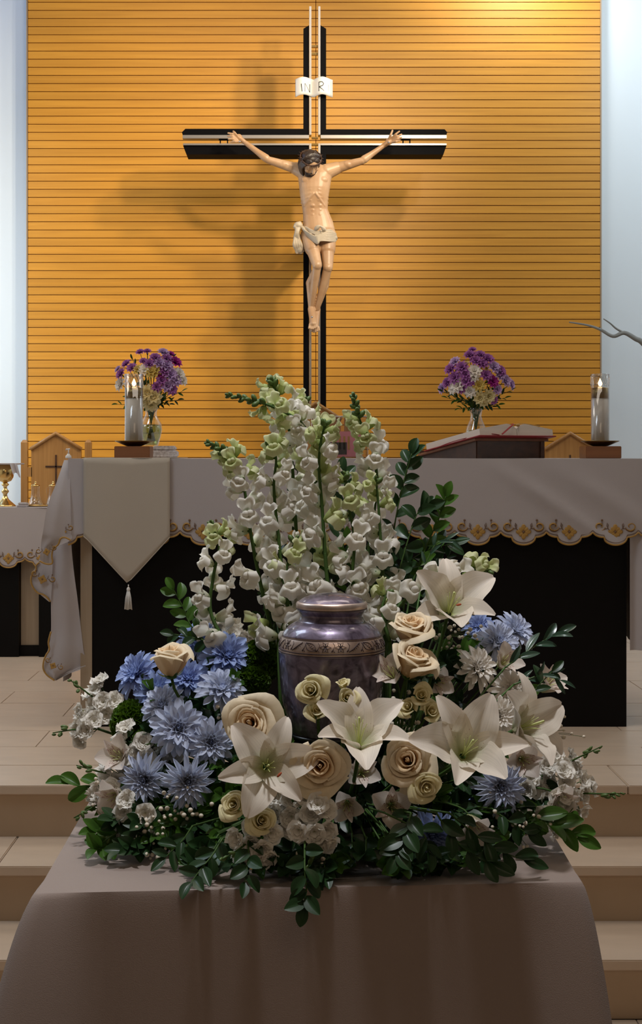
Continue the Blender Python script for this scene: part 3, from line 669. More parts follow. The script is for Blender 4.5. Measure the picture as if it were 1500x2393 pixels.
# ================================================================== chairs of the sanctuary
def sanctuary_chair(pxc,ypk,d,wpx,label):
    k=d/F; t=thing('sanctuary_chair',label,'chair',(P(pxc,0,d).x,d,0),'peaked oak chairs behind the altar'); zp=P(0,ypk,d).z; hw=wpx/2*k
    poly=[(-hw*.70,.45),(hw*.70,.45),(hw*.70,zp-.085),(hw*.66,zp-.07),(0,zp),(-hw*.66,zp-.07),(-hw*.70,zp-.085)]; n=7
    g=MB(); vs=[(x,0,z) for x,z in poly]+[(x,.03,z) for x,z in poly]
    g.add(vs,[tuple(range(n)),tuple(range(2*n-1,n-1,-1))]+[(i,i+n,(i+1)%n+n,(i+1)%n) for i in range(n)]); ob('backrest',g.mesh('back',M_chair,False),t)
    g=MB(); g.tube([(-hw*.72,-.004,zp-.08),(0,-.004,zp+.004),(hw*.72,-.004,zp-.08)],.011,6); ob('crest_rail',g.mesh('crest',M_chair),t)
    g=MB(); g.box((-.004,-.004,zp-.36),(.004,.001,zp-.11)); g.box((-.055,-.004,zp-.175),(.055,.001,zp-.167)); ob('carved_cross',g.mesh('cc',M_dark,False),t)
    for s_ in (-1,1):
        g=MB(); x=s_*hw*.9; g.lathe([(.024,0),(.024,zp-.045),(.012,zp-.032),(.0001,zp-.03)],4,M=Matrix.Translation((x,.015,0))@Matrix.Rotation(pi/4,4,'Z')); ob('post',g.mesh('post',M_chair,False),t)
        for zz in (.55,.9):
            g=MB(); g.box((min(x,x-s_*hw*.22),0,zz),(max(x,x-s_*hw*.22),.03,zz+.05)); ob('side_rail',g.mesh('rail',M_chair,False),t)
        g=MB(); g.box((x-.018,.45,0),(x+.018,.49,.62)); ob('leg',g.mesh('leg',M_chair,False),t)
        g=MB(); g.box((x-.022,.02,.62),(x+.022,.50,.65),bev=.004); ob('armrest',g.mesh('arm',M_chair,False),t)
    g=MB(); g.box((-hw*.9,.03,.40),(hw*.9,.49,.45),bev=.006); ob('seat',g.mesh('seat',M_chair,False),t)
sanctuary_chair(131,1014,7.70,166,'peaked oak chair with carved cross at the left behind the credence table')
sanctuary_chair(738,943,7.15,166,'peaked oak chair in the middle behind the clear acrylic box')
sanctuary_chair(1332,1014,7.70,166,'peaked oak chair at the right behind the book stand')

# ================================================================== credence table, left
SD=7.36; SZ=P(0,1186,SD).z; ks=SD/F
ct=thing('credence_table','black side table with a pale inset panel left of the altar','table',(P(20,0,SD).x,SD+.25,0)); Lc=loc(ct)
xa,xb=P(-150,0,SD).x,P(150,0,SD).x
g=MB(); g.box((xa,SD+.02,.0),(P(42,0,SD).x,SD+.30,SZ-.03),M=Lc); ob('left_cabinet',g.mesh('lc',M_black,False),ct)
g=MB(); g.box((P(44,0,SD).x,SD+.06,.055),(P(89,0,SD).x,SD+.10,SZ-.03),M=Lc); ob('inset_panel',g.mesh('ip',M_beige,False),ct)
g=MB(); g.box((P(42,0,SD).x,SD+.05,0),(P(90,0,SD).x,SD+.10,.054),M=Lc); ob('plinth',g.mesh('pl',M_black,False),ct)
g=MB(); g.box((P(89,0,SD).x,SD+.02,.0),(xb,SD+.30,SZ-.03),M=Lc); ob('right_cabinet',g.mesh('rc',M_black,False),ct)
g=MB(); g.box((xa,SD+.01,SZ-.03),(xb,SD+.31,SZ-.003),M=Lc); ob('tabletop',g.mesh('ctt',M_dark,False),ct)
cc=thing('credence_cloth','white cloth with scalloped gold hem on the small side table','tablecloth',(P(20,0,SD).x,SD+.25,SZ)); Lk=loc(cc)
g=MB(); g.box((xa-.01,SD-.002,SZ-.002),(xb+.01,SD+.32,SZ+.001),M=Lk); ob('cloth_top',g.mesh('cct',M_cloth,False),cc)
drop_front(cc,xa-.01,xb+.01,SD-.002,SZ,P(0,1303,SD).z,.166,P(59,0,SD).x,.050,lambda x,z:.004*sin(x*12),Lk,cols=30)
# chalice
kz=7.5/F
ch=thing('chalice','gold chalice on the side table at the left edge','chalice',(P(12,0,7.5).x,7.5,SZ+.001))
z=lambda py:(P(0,py,7.5).z-SZ-.001)
g=MB(); g.lathe([(25*kz,0),(25*kz,.004),(22*kz,.010),(9*kz,.035),(5.5*kz,.05),(4.5*kz,.062),(8*kz,.072),(9*kz,.078),(5*kz,.088),(4*kz,.1),(8*kz,.108),(9*kz,.113),(6*kz,.118),(5*kz,.122)],28); ob('foot',g.mesh('foot',M_brass),ch)
g=MB(); g.lathe([(5*kz,.122),(14*kz,.130),(19*kz,.148),(20.5*kz,.17),(20*kz,z(1086)),(19*kz,z(1086)),(19*kz,.16),(.001,.135)],28); ob('cup',g.mesh('cup',M_brass),ch)
pc=thing('chalice_linen','grey white linen laid over the chalice and hanging at its side','cloth',(P(12,0,7.5).x,7.5,SZ+.001+z(1086)))
g=MB(); g.box((-40*kz,-40*kz,.0005),(38*kz,40*kz,.008),bev=.002); ob('stiff_pall',g.mesh('pall',M_cloth,False),pc)
g=MB(); g.grid(lambda a,b:Vector((19*kz+a*17*kz+b*8*kz,-.092-.006*sin(a*9)+.02*b*0,.006-b*.058+.012*sin(a*5)*b)),12,6); ob('hanging_napkin',g.mesh('nap',M_cloth),pc)
o=pc.children[-1]; sm=o.modifiers.new('t','SOLIDIFY'); sm.thickness=.003
tr=thing('cruet_tray','gold tray under the cruets beside the chalice','tray',(P(95,0,7.5).x,7.5,SZ+.001)); g=MB()
g.lathe([(.0001,0),(28*kz,0),(32*kz,.006),(32*kz,.010),(28*kz,.006),(.0001,.005)],32,M=Matrix.Scale(1.3,4,(1,0,0))@Matrix.Identity(4)); ob('dish',g.mesh('tray',M_brass),tr)
for px,lb in ((83,'bell shaped glass cruet with gold lid nearest the chalice'),(124,'bell shaped glass cruet half hidden behind the altar cloth')):
    c_=thing('cruet',lb,'cruet',(P(px,0,7.5).x,7.5,SZ+.0075)); 
    g=MB(); g.lathe([(17*kz,0),(17*kz,.004),(14*kz,.02),(10*kz,.05),(9*kz,.085),(10*kz,.098)],24,caps=False); ob('bottle',g.mesh('cruet',M_glass),c_)
    g=MB(); g.lathe([(14.5*kz,.001),(14*kz,.008),(10*kz,.04),(.0001,.041)],24); ob('water',g.mesh('cw',M_glass),c_)
    g=MB(); g.lathe([(.0001,.094),(10.5*kz,.096),(10*kz,.102),(4*kz,.106),(2*kz,.112),(2.4*kz,.118),(.0001,.124)],20); ob('lid',g.mesh('clid',M_brass),c_)
    g=MB(); g.tube(spline([(-10*kz,-.004,.09),(-15*kz,-.004,.082),(-14*kz,-.004,.06),(-11*kz,-.004,.045)],5),.0022,6); ob('handle',g.mesh('ch',M_glass),c_)
nl=thing('folded_linen','small folded white linen beside the cruets','cloth',(P(55,0,7.45).x,7.42,SZ+.001)); g=MB()
g.box((-.025,-.04,0),(.03,.04,.010),bev=.004); g.box((-.018,-.035,.010),(.026,.035,.022),bev=.004); ob('cloth_fold',g.mesh('fold',M_cloth,False),nl)

# ================================================================== small things on the altar
k=5.9/F
hs=thing('pump_bottle','small clear white pump bottle at the left end of the altar','bottle',(P(160,0,5.75).x,5.75,AZ+.001))
g=MB(); g.lathe([(.0115,0),(.012,.002),(.0115,.010),(.006,.014),(.005,.018),(.0001,.018)],16); ob('bottle_top',g.mesh('pb',M_plastic),hs)
g=MB(); g.tube([(0,0,.016),(0,0,.034)],.0025,6); g.cap((-.0085,0,.0355),(.004,0,.036),.0022,.0030); g.tube([(-.0085,0,.0355),(-.0105,0,.030)],.0015,5); ob('pump',g.mesh('pump',M_plastic),hs)
lb=thing('lace_cloth','folded white lace cloth behind the left candle block','cloth',(P(383,0,5.8).x,5.84,AZ+.004)); k2=5.8/F
g=MB(); g.box((-30*k2,-.045,0),(30*k2,.06,.028),bev=.005); g.box((-28*k2,-.04,.028),(26*k2,.05,.046),bev=.005)
ob('lace_fold',g.mesh('lace',M_lace,False),lb); g=MB()
for i in range(14): g.ell(((-28+i*4.3)*k2,-.047,.004),(3*k2,.002,.006),8,5)
ob('lace_edge',g.mesh('le',M_lace),lb)

# acrylic box
ab=thing('acrylic_box','clear acrylic box in the middle of the altar behind the flowers','box',(P(793,0,6.05).x,6.05,AZ+.001)); ka=6.05/F
w2=65*ka; hh=(1065-968)*ka+.0; dd=.06
for nm,a,b_ in (('pane',(-w2,-dd,.004),(w2,-dd+.003,hh)),('pane',(-w2,dd-.003,.004),(w2,dd,hh)),('pane',(-w2,-dd+.003,.004),(-w2+.003,dd-.003,hh)),('pane',(w2-.003,-dd+.003,.004),(w2,dd-.003,hh)),('pane',(-w2,-dd,0),(w2,dd,.004))):
    g=MB(); g.box(a,b_); ob(nm,g.mesh(nm,M_acryl,False),ab)
g=MB()
for x in (-w2,w2): g.tube([(x,-dd,0),(x,-dd,hh)],.0012,4)
g.tube([(-w2,-dd,hh),(w2,-dd,hh)],.0016,4); ob('bright_edge',g.mesh('be',M_plastic),ab)  # white edge tubes stand in for light caught by the acrylic edges
cd=thing('card_stack','pink card standing inside the acrylic box','card',(ab.location.x+.01,6.06,AZ+.006)); g=MB()
g.box((-.06,-.012,0),(.085,.012,.105),bev=.002); ob('card',g.mesh('card',M_pink,False),cd)
g=MB()
for i in range(4): g.box((-.03+i*.018,-.0135,.03),(-.022+i*.018,-.0122,.085))
ob('yellow_stripe',g.mesh('ys',M_gold,False),cd)
g=MB(); g.box((-.055,-.0135,.01),(.02,-.0122,.06)); ob('dark_picture',g.mesh('dp',M_ink,False),cd)

# book stand and open missal
A_=P(1112,1072,5.60); yaw=radians(-10)
bs=thing('book_stand','dark walnut sloping book stand on the right of the altar','stand',(A_.x,5.60,AZ+.001)); kb=5.6/F
# local frame: x along the high front edge, y away from the camera and sheared left by rotating the wedge
th=radians(33); Rz=Matrix.Rotation(th,4,'Z'); Wd=.35; Dp=.34; Hh=.066; Hl=.008
MS=Rz
g=MB()
vs=[(0,0,0),(Wd,0,0),(Wd,Dp,0),(0,Dp,0),(0,0,Hh),(Wd,0,Hh),(Wd,Dp,Hl),(0,Dp,Hl)]
g.add(vs,[(0,3,2,1),(4,5,6,7),(0,1,5,4),(1,2,6,5),(2,3,7,6),(3,0,4,7)],M=MS); ob('wedge_body',g.mesh('wedge',M_dark,False),bs)
sl=atan2(Hh-Hl,Dp)
SLOPE=MS@Matrix.Translation((0,0,Hh))@Matrix.Rotation(-sl,4,'X')
g=MB(); g.box((-.012,-.012,0),(Wd+.012,Dp+.01,.010),bev=.002,M=SLOPE); ob('sloping_top',g.mesh('stop',M_block,False),bs)
for x in (.004,Wd-.024):
    g=MB(); g.box((x,-.004,.0),(x+.02,0,Hh-.001),M=MS); ob('corner_stile',g.mesh('stile',M_dark,False),bs)
g=MB(); g.box((.0,Dp+.010,.0),(Wd,Dp+.018,.025),M=SLOPE); ob('ledge',g.mesh('ledge',M_dark,False),bs)
bk=thing('open_book','large open book with red cover and ribbons on the dark book stand','book',mw=Matrix.Translation(bs.location)@SLOPE@Matrix.Translation((Wd*.5,Dp*.5-.045,.0105)))
hw,hl=.185,.165
g=MB(); g.box((-hw-.012,-hl-.008,0),(hw+.012,hl+.008,.004),bev=.0015); ob('cover',g.mesh('cover',M_red,False),bk)
def page(sg):
    def top(u): return .010+.048*sin(min(1,u*2.4+.30)*pi/2)*(1-u*.58)
    g=MB(); n=16
    vs=[];fs=[]
    for i in range(n+1):
        u=i/n; x=sg*(u*hw+.001); zt=top(u+.0001); zb=.0045
        for y in (-hl,hl): vs+= [(x,y,zb),(x,y,zt)]
    for i in range(n):
        a=i*4; c=a+4
        q=[(a+1,c+1,c+3,a+3),(a,a+2,c+2,c),(a,c,c+1,a+1),(a+2,a+3,c+3,c+2)]
        fs+= q if sg<0 else [tuple(reversed(f)) for f in q]
    fs+=[(0,1,3,2),(n*4,n*4+2,n*4+3,n*4+1)]; g.add(vs,fs); return g,top
for sg in (-1,1):
    g,top=page(sg); ob('page_block',g.mesh('pages',M_page,False),bk)
g=MB()
g.tube(spline([(.004,hl*.6,.012),(.0,-hl*.2,.050),(-.02,-hl-.004,.050),(-.05,-hl-.012,.030),(-.09,-hl-.016,.006)],5),.0035,5,flat=.3)
g.tube(spline([(-hw*.5,-hl-.003,.006),(-hw*.8,-hl*.9,.012),(-hw-.016,-hl*.2,.006),(-hw-.02,hl*.5,-.002)],5),.004,5,flat=.3); ob('red_ribbon',g.mesh('rib',M_red),bk)
g=MB(); g.tube(spline([(.0,-hl*.3,.050),(.05,-hl*.8,.058),(.12,-hl-.004,.042)],5),.0015,5); g.ell((.004,-hl-.006,.044),(.010,.006,.006)); ob('gold_marker',g.mesh('mark',M_gold),bk)

# dry branch on the right
br=thing('dry_branch','thin grey bare branch in front of the white wall at the right edge','branch',tuple(P(1640,0,8.1).xy)+(0,)); Lb=loc(br)
g=MB(); q=spline([P(1640,CY+CH*F/8.1,8.1),P(1600,1100,8.1),P(1560,870,8.1),P(1505,805,8.1),P(1485,792,8.1),P(1458,778,8.1),P(1432,786,8.1),P(1402,770,8.12),P(1372,760,8.14),P(1330,753,8.18)],6)
g.tube(q,[.022-.018*i/(len(q)-1) for i in range(len(q))],7,M=Lb); ob('main_stem',g.mesh('br',M_branch),br)
g=MB(); q=spline([P(1458,778,8.1),P(1440,768,8.1),P(1425,755,8.09),P(1410,745,8.08)],5); g.tube(q,[.007-.004*i/(len(q)-1) for i in range(len(q))],6,M=Lb); ob('twig',g.mesh('tw',M_branch),br)

# ================================================================== flower builders
CACHE={}
def cached(key,fn):
    if key not in CACHE: CACHE[key]=fn()
    return CACHE[key]
def frame(p,dr,roll=0):
    """dr = (right, up, towards the nave); local +Z looks that way"""
    n=Vector((dr[0],-dr[2],dr[1])).normalized()
    x=n.cross(Vector((0,0,1)));  x = Vector((1,0,0)) if x.length<.05 else x.normalized()
    y=n.cross(x); M=Matrix((x,y,n)).transposed().to_4x4(); M.translation=p
    return M@Matrix.Rotation(roll,4,'Z')
def sheet_petal(name,mt,L,Wd,phi0,phi1,cup=.25,rib=.0,ruff=0,tip=.5,nu=6,nv=9,power=1.0,z0=0,r0=0,fr=3,shape=None):
    """petal growing along +X, leaning from the flower axis (+Z) by phi0 at its base to phi1 at its tip"""
    path=[Vector((r0,0,z0))]; N=24
    for i in range(N):
        ph=phi0+(phi1-phi0)*((i+.5)/N)**power; path.append(path[-1]+Vector((sin(ph),0,cos(ph)))*(L/N))
    def wd(v):
        return shape(v) if shape else (sin(pi*min(1,v**tip*.93+.05)))**.8
    def fn(a,b):
        u=2*a-1; k=b*N; i=min(int(k),N-1); p=path[i].lerp(path[i+1],k-i); ph=phi0+(phi1-phi0)*b**power
        w_=Wd*.5*max(.03,wd(b)); nrm=Vector((-cos(ph),0,sin(ph)))
        return p+Vector((0,u*w_,0))+nrm*(cup*w_*(u*u)-rib*w_*(1-abs(u))**2*1+ruff*w_*sin(b*fr*pi*2+ (1 if u>0 else 3))*abs(u)**2)
    g=MB(); g.grid(fn,nu,nv); return g.mesh(name,mt)
BC=Vector((.075,2.60,.0))          # centre of the floral foam
TZ=.334                            # top of the front table
def stem_to(root,base,n,label=None,r=.0022,m=None,name='stem'):
    """stem from the bloom back into the foam bowl"""
    Mi=root.matrix_world.inverted() if False else None
    d=Vector((base.x-BC.x,base.y-BC.y,0)); L=d.length
    if L>.11: d=d*(.11/L)
    e=Vector((BC.x+d.x,BC.y+d.y,TZ+.085))
    q=bez(base,base-n*.05+Vector((0,0,-.01)),e,7); g=MB(); g.tube(q,r,5,M=root.matrix_basis.inverted()); ob(name,g.mesh(name,m or M_stem),root)
def place(name,label,cat,px,py,d,dr,roll=0,group=None):
    p=P(px,py,d); M=frame(p,dr,roll); t=thing(name,label,cat,group=group); t.matrix_basis=M; return t,p,Vector((dr[0],-dr[2],dr[1])).normalized()

def lily(label,px,py,d,dr,roll,s=1.0,rec=1.0):
    t,p,n=place('lily',label,'lily',px,py,d,dr,roll)
    for i in range(6):
        wide=i%2; v=R.randrange(3)
        key=('lily',wide,v,round(s,2),rec)
        me=cached(key,lambda:sheet_petal('lily_petal',M_lily,(.098+.004*v)*s,(.064 if wide else .046)*s,.42+.06*v,(1.60+.34*v+(.0 if wide else .2))*rec,cup=.30,rib=.28,ruff=.10 if wide else .05,tip=.80,nu=8,nv=14,power=1.35,r0=.004,z0=-.002 if wide else -.004))
        ob('petal',me,t,Matrix.Rotation(i*pi/3+R.uniform(-.08,.08),4,'Z'))
    for i in range(6):
        a=i*pi/3+.5; 
        st_=cached(('lst',s),lambda:MB().tube(bez((.002,0,0),(.004,0,.025*s),(.011*s,0,.046*s),6),.0006,5).mesh('stamen',M_lilyst))
        ob('stamen',st_,t,Matrix.Rotation(a,4,'Z'))
    g=cached(('lpis',s),lambda:MB().tube([(0,0,0),(.001,0,.03*s),(.002,0,.060*s)],[.0016,.0013,.002],6).mesh('pistil',M_lilyst)); ob('pistil',g,t)
    stem_to(t,p-n*.004,n,r=.0035); return t
def anther(t,a,s=1):
    me=cached('anth',lambda:MB().ell((.021,0,.053),(.0022,.0055,.0018),8,6).mesh('anther',M_anther)); ob('anther',me,t,Matrix.Rotation(a,4,'Z'))

def rose(label,px,py,d,dr,rad=.040,open_=1.0,style='rose',n=18,name='rose'):
    t,p,nn=place(name,label,'rose',px,py,d,dr,R.uniform(0,6))
    mo,mi=(M_rose,M_rosei) if style=='rose' else (M_srose,M_srose)
    for i in range(n):
        k=i/(n-1); v=i%2
        def mk(k=k,v=v):
            rk=rad*(.05+.74*k**.92*(.74+.26*open_)); lip=rad*(.09+.32*k*k)*(.5+.5*open_)*(1+.25*sin(i*2.7)); span=radians(104-44*k+8*sin(i*1.9)); ztop=rad*(.50-.30*k*k*open_+.05*sin(i*3.3)); pt=.10*k*rad; sk=.25*sin(i*5.1)
            if i<2: lip=-rk*.6
            def fn(a,b):
                u=2*a-1; r=rk*(.25+.75*sin(min(1,b*1.3)*pi/2)); e=max(0,(b-.62)/.38)
                r+=lip*e**1.6*(1+.25*cos(u*3+v)); z=-rad*.75+(ztop+rad*.75)*min(1,b*1.12) - max(0,lip)*.55*e**3
                z-= rad*(.10+.20*k)*b*abs(u+sk*.5)**2.2; z+= pt*b*exp(-(u*4)**2); r+=pt*.6*b**3*exp(-(u*4)**2)
                r+= .02*rad*sin(u*6+k*19)*b
                th=u*span*(.45+.55*sin(min(1,b*1.6)*pi/2)); return Vector((r*cos(th),r*sin(th),z))
            g=MB(); g.grid(fn,10,8); return g.mesh('rose_petal',mi if k<.45 else mo)
        me=cached(('rose',i,n,rad,round(open_,2),style),mk)
        ob('petal',me,t,Matrix.Rotation(i*2.4+.5*sin(i*1.7),4,'Z')@Matrix.Rotation(.05*sin(i*2.3),4,'Y'))
    ob('heart_petal',cached(('rheart',rad,style),lambda:(lambda g:g.grid(lambda a,b:Vector((rad*(.085*(1-.85*b))*cos(a*9)*(1+.1*a),rad*(.085*(1-.85*b))*sin(a*9)*(1+.1*a),rad*(-.3+.82*b+.05*a))),26,4) and g.mesh('heart',mi))(MB())),t)
    def mkc():
        g=MB(); g.lathe([(.0001,-rad*.80),(rad*.20,-rad*.78),(rad*.26,-rad*.62),(rad*.18,-rad*.45)],10)
        for i in range(5):
            a=i*2*pi/5; g.grid(lambda u,v,a=a:Vector(((rad*(.22+.42*v))*cos(a)-(u-.5)*rad*.3*(1-v)*sin(a),(rad*(.22+.42*v))*sin(a)+(u-.5)*rad*.3*(1-v)*cos(a),-rad*.7+rad*.25*v*v)),3,4)
        return g.mesh('calyx',M_calyx)
    ob('calyx',cached(('rcal',rad),mkc),t); stem_to(t,p-nn*rad*.78,nn,r=.0028 if rad>.03 else .0018); return t

def mum(label,px,py,d,dr,rad=.045,mt=None,name='chrysanthemum',spiky=0):
    mt=mt or M_blue; t,p,n=place(name,label,'chrysanthemum',px,py,d,dr,R.uniform(0,6))
    rad=round(rad,3)
    for ring,(cnt,ph,LL,zz) in enumerate(((15,1.62,1.0,-.006),(14,1.32,.95,-.002),(12,1.02,.84,.001))):
        for i in range(cnt):
            v=(i*7+ring)%3
            me=cached(('mum',ring,v,rad,mt.name,spiky),lambda:sheet_petal('mum_petal',mt,rad*LL*(.94+.07*v),rad*(.27 if not spiky else .19),max(.2,ph-.55),ph+.20+.14*v,cup=.5 if not spiky else .9,rib=.15,shape=(lambda v_:min(1,.30+1.1*v_)*max(.02,1-max(0,(v_-.68)/.32)**2.4)**.5) if not spiky else (lambda v_:min(1,.4+1.2*v_)*max(.02,1-max(0,(v_-.5)/.5)**2)**.6),nu=4,nv=7,r0=rad*.06,z0=zz))
            ob('petal',me,t,Matrix.Rotation(i*2*pi/cnt+ring*.3+R.uniform(-.09,.09),4,'Z')@Matrix.Rotation(R.uniform(-.13,.13),4,'Y'))
    def core():
        g=MB(); rr=random.Random(3)
        for i in range(46):
            k=(i/46)**.6; a=i*2.4; ph=.10+.85*k; L=rad*(.40+.32*k)
            me=sheet_petal('x',mt,L,rad*.20,max(0,ph-.15),ph+.30-.9*(1-k),cup=.8,tip=1.3,nu=2,nv=4,r0=rad*.16*k,z0=.002)
            M=Matrix.Rotation(a,4,'Z'); g.add([M@v.co for v in me.vertices],[tuple(q.vertices) for q in me.polygons],0,[(v.index%3/2,(v.index//3)/4) for v in me.vertices]); bpy.data.meshes.remove(me)
        return g.mesh('core',mt)
    ob('petal_centre',cached(('core',rad,mt.name),core),t,kind='stuff')
    def cal():
        g=MB(); g.lathe([(.0001,-.014),(.004,-.013),(rad*.2,-.005),(rad*.12,.002)],10); return g.mesh('calyx',M_calyx)
    ob('calyx',cached(('mcal',rad),cal),t); stem_to(t,p-n*.012,n,r=.002); return t

def alstro(label,px,py,d,dr,roll=0,s=1.0):
    s=round(s*1.25,2)
    t,p,n=place('alstroemeria',label,'alstroemeria',px,py,d,dr,roll)
    for i in range(6):
        wide=i%2==0
        me=cached(('alst',wide,s),lambda:sheet_petal('alst_petal',M_alst if wide else M_alsts,(.042 if wide else .040)*s,(.027 if wide else .014)*s,.20,1.35 if wide else 1.1,cup=.25,rib=.1,ruff=.1,tip=1.15 if wide else .9,nu=6,nv=8,power=1.4,r0=.002))
        ob('petal',me,t,Matrix.Rotation(i*pi/3,4,'Z'))
    me=cached(('alsta',s),lambda:(lambda g:[g.tube(bez((0,0,0),(.002*cos(a),.002*sin(a),.015),(.009*cos(a),.009*sin(a),.026*s),4),.0006,4) for a in (0,1.2,2.5,3.7,5)] and g.mesh('stamens',M_lilyst))(MB())); ob('stamens',me,t)
    stem_to(t,p-n*.002,n,r=.0018); return t

def ruffle_mesh(mt,r,seed,lobes=5):
    rr=random.Random(seed)
    def mk():
        g=MB()
        for layer in range(3):
            for i in range(lobes):
                a=i*2*pi/lobes+layer*.7
                me=sheet_petal('x',mt,r*(1.0-.25*layer),r*1.05*(1-.2*layer),.35+.1*layer,1.75-.45*layer,cup=.3,ruff=.55,tip=1.5,nu=7,nv=6,fr=1.6+rr.random(),z0=.001*layer)
                M=Matrix.Rotation(a,4,'Z'); g.add([M@v.co for v in me.vertices],[tuple(q.vertices) for q in me.polygons],0,[(v.index%8/7,(v.index//8)/6) for v in me.vertices]); bpy.data.meshes.remove(me)
        return g.mesh('floret',mt)
    return cached(('ruf',mt.name,r,seed,lobes),mk)
def stock(label,px,py,d,dr,n=6,spread=.028,tipdir=None,r=.017,buds=4,mt=None,name='stock_flower',cat='stock'):
    t,p,nn=place(name,label,cat,px,py,d,dr,0)
    R2=random.Random(int(px*7+py))
    for i in range(n):
        a=i*2.4+R2.random(); k=sqrt((i+.4)/n); q=Vector((cos(a)*k*spread,sin(a)*k*spread,R2.uniform(-.008,.010)-k*.010))
        tilt=Matrix.Rotation(atan2(q.y,q.x),4,'Z')@Matrix.Rotation(.75*k,4,'Y')@Matrix.Rotation(R2.uniform(0,6),4,'Z')
        ob('floret',ruffle_mesh(mt or M_stock,r,i%3),t,Matrix.Translation(q)@tilt)
        g=MB(); g.tube(bez((0,0,-.03),(q.x*.6,q.y*.6,-.02),q,4),.001,4); ob('flower_stalk',g.mesh('stalk',M_stem),t)
    if tipdir:
        tv=(t.matrix_basis.to_3x3().inverted()@Vector((tipdir[0],-tipdir[2],tipdir[1]))).normalized()
        me=cached('bud',lambda:MB().ell((0,0,.005),(.0032,.0032,.0065),8,6).mesh('bud',M_bud))
        for i in range(buds):
            q=tv*(spread+.006+.006*i)+Vector((R2.uniform(-1,1),R2.uniform(-1,1),R2.uniform(-1,1)))*.005
            qd=(tv+Vector((R2.uniform(-1,1),R2.uniform(-1,1),R2.uniform(-1,1)))*.8).normalized()
            ob('bud',me,t,Matrix.Translation(q)@qd.to_track_quat('Z','Y').to_matrix().to_4x4()@Matrix.Scale(1.1-.08*i,4))
        g=MB(); g.tube([(0,0,-.02),tv*spread,tv*(spread+.006*buds+.006)],[.002,.0016,.001],5); ob('bud_stalk',g.mesh('bstalk',M_stem),t)
    stem_to(t,p-nn*.03,nn,r=.0025); return t

def snap_floret_mesh(mt,v):
    def mk():
        rr=random.Random(v); L=.032; ph=rr.random()*6; asy=rr.uniform(-.2,.2)
        g=MB()
        def tube(a,b):
            th=2*pi*a; r=.0042+.0075*b**.7; return Vector((r*.88*cos(th),r*1.15*sin(th)-.001*b,L*.66*b))
        g.grid(tube,14,5,cu=True)
        g.uv=[(q[0],q[1]*.45) for q in g.uv]
        def lip(up):
            def fn(a,b):
                u=2*a-1; th=(pi/2 if up else -pi/2)+u*(1.15 if up else 1.45)*(-1 if up else 1)
                nl=2 if up else 3; lob=.70+.30*abs(sin(nl*pi*a)) ; edge=1-.45*abs(u)**3
                r=.0095+(.0195 if up else .0185)*lob*edge*b**.85
                z=L*.66+(.015*sin(b*pi*.62) if up else .011*sin(b*pi*.9)-.012*b*b)+.0028*sin(u*9+ph)*b
                return Vector((r*cos(th)*(.95+asy*.3),r*sin(th),z))
            return fn
        for up in (0,1):
            h=MB(); h.grid(lip(up),14,6); g.add(h.v,h.f,0,[(q[0],.45+.55*q[1]) for q in h.uv])
        for sx in (-1,1):
            h=MB(); h.ell((sx*.0042,-.0035,L*.74),(.0072,.0068,.0085),10,7); g.add(h.v,h.f,0,[(.5,.8)]*len(h.v))
        return g.mesh('floret',mt)
    return cached(('snap',mt.name,v),mk)
def calyx_mesh():
    def mk():
        g=MB()
        for i in range(5):
            me=sheet_petal('x',M_calyx,.010,.006,.9,.35,tip=.9,nu=2,nv=3,r0=.001); M=Matrix.Rotation(i*2*pi/5,4,'Z')
            g.add([M@q.co for q in me.vertices],[tuple(q.vertices) for q in me.polygons]); bpy.data.meshes.remove(me)
        g.tube([(0,0,-.006),(0,0,.001)],[.001,.0022],5)
        return g.mesh('calyx',M_calyx)
    return cached('calyx',mk)
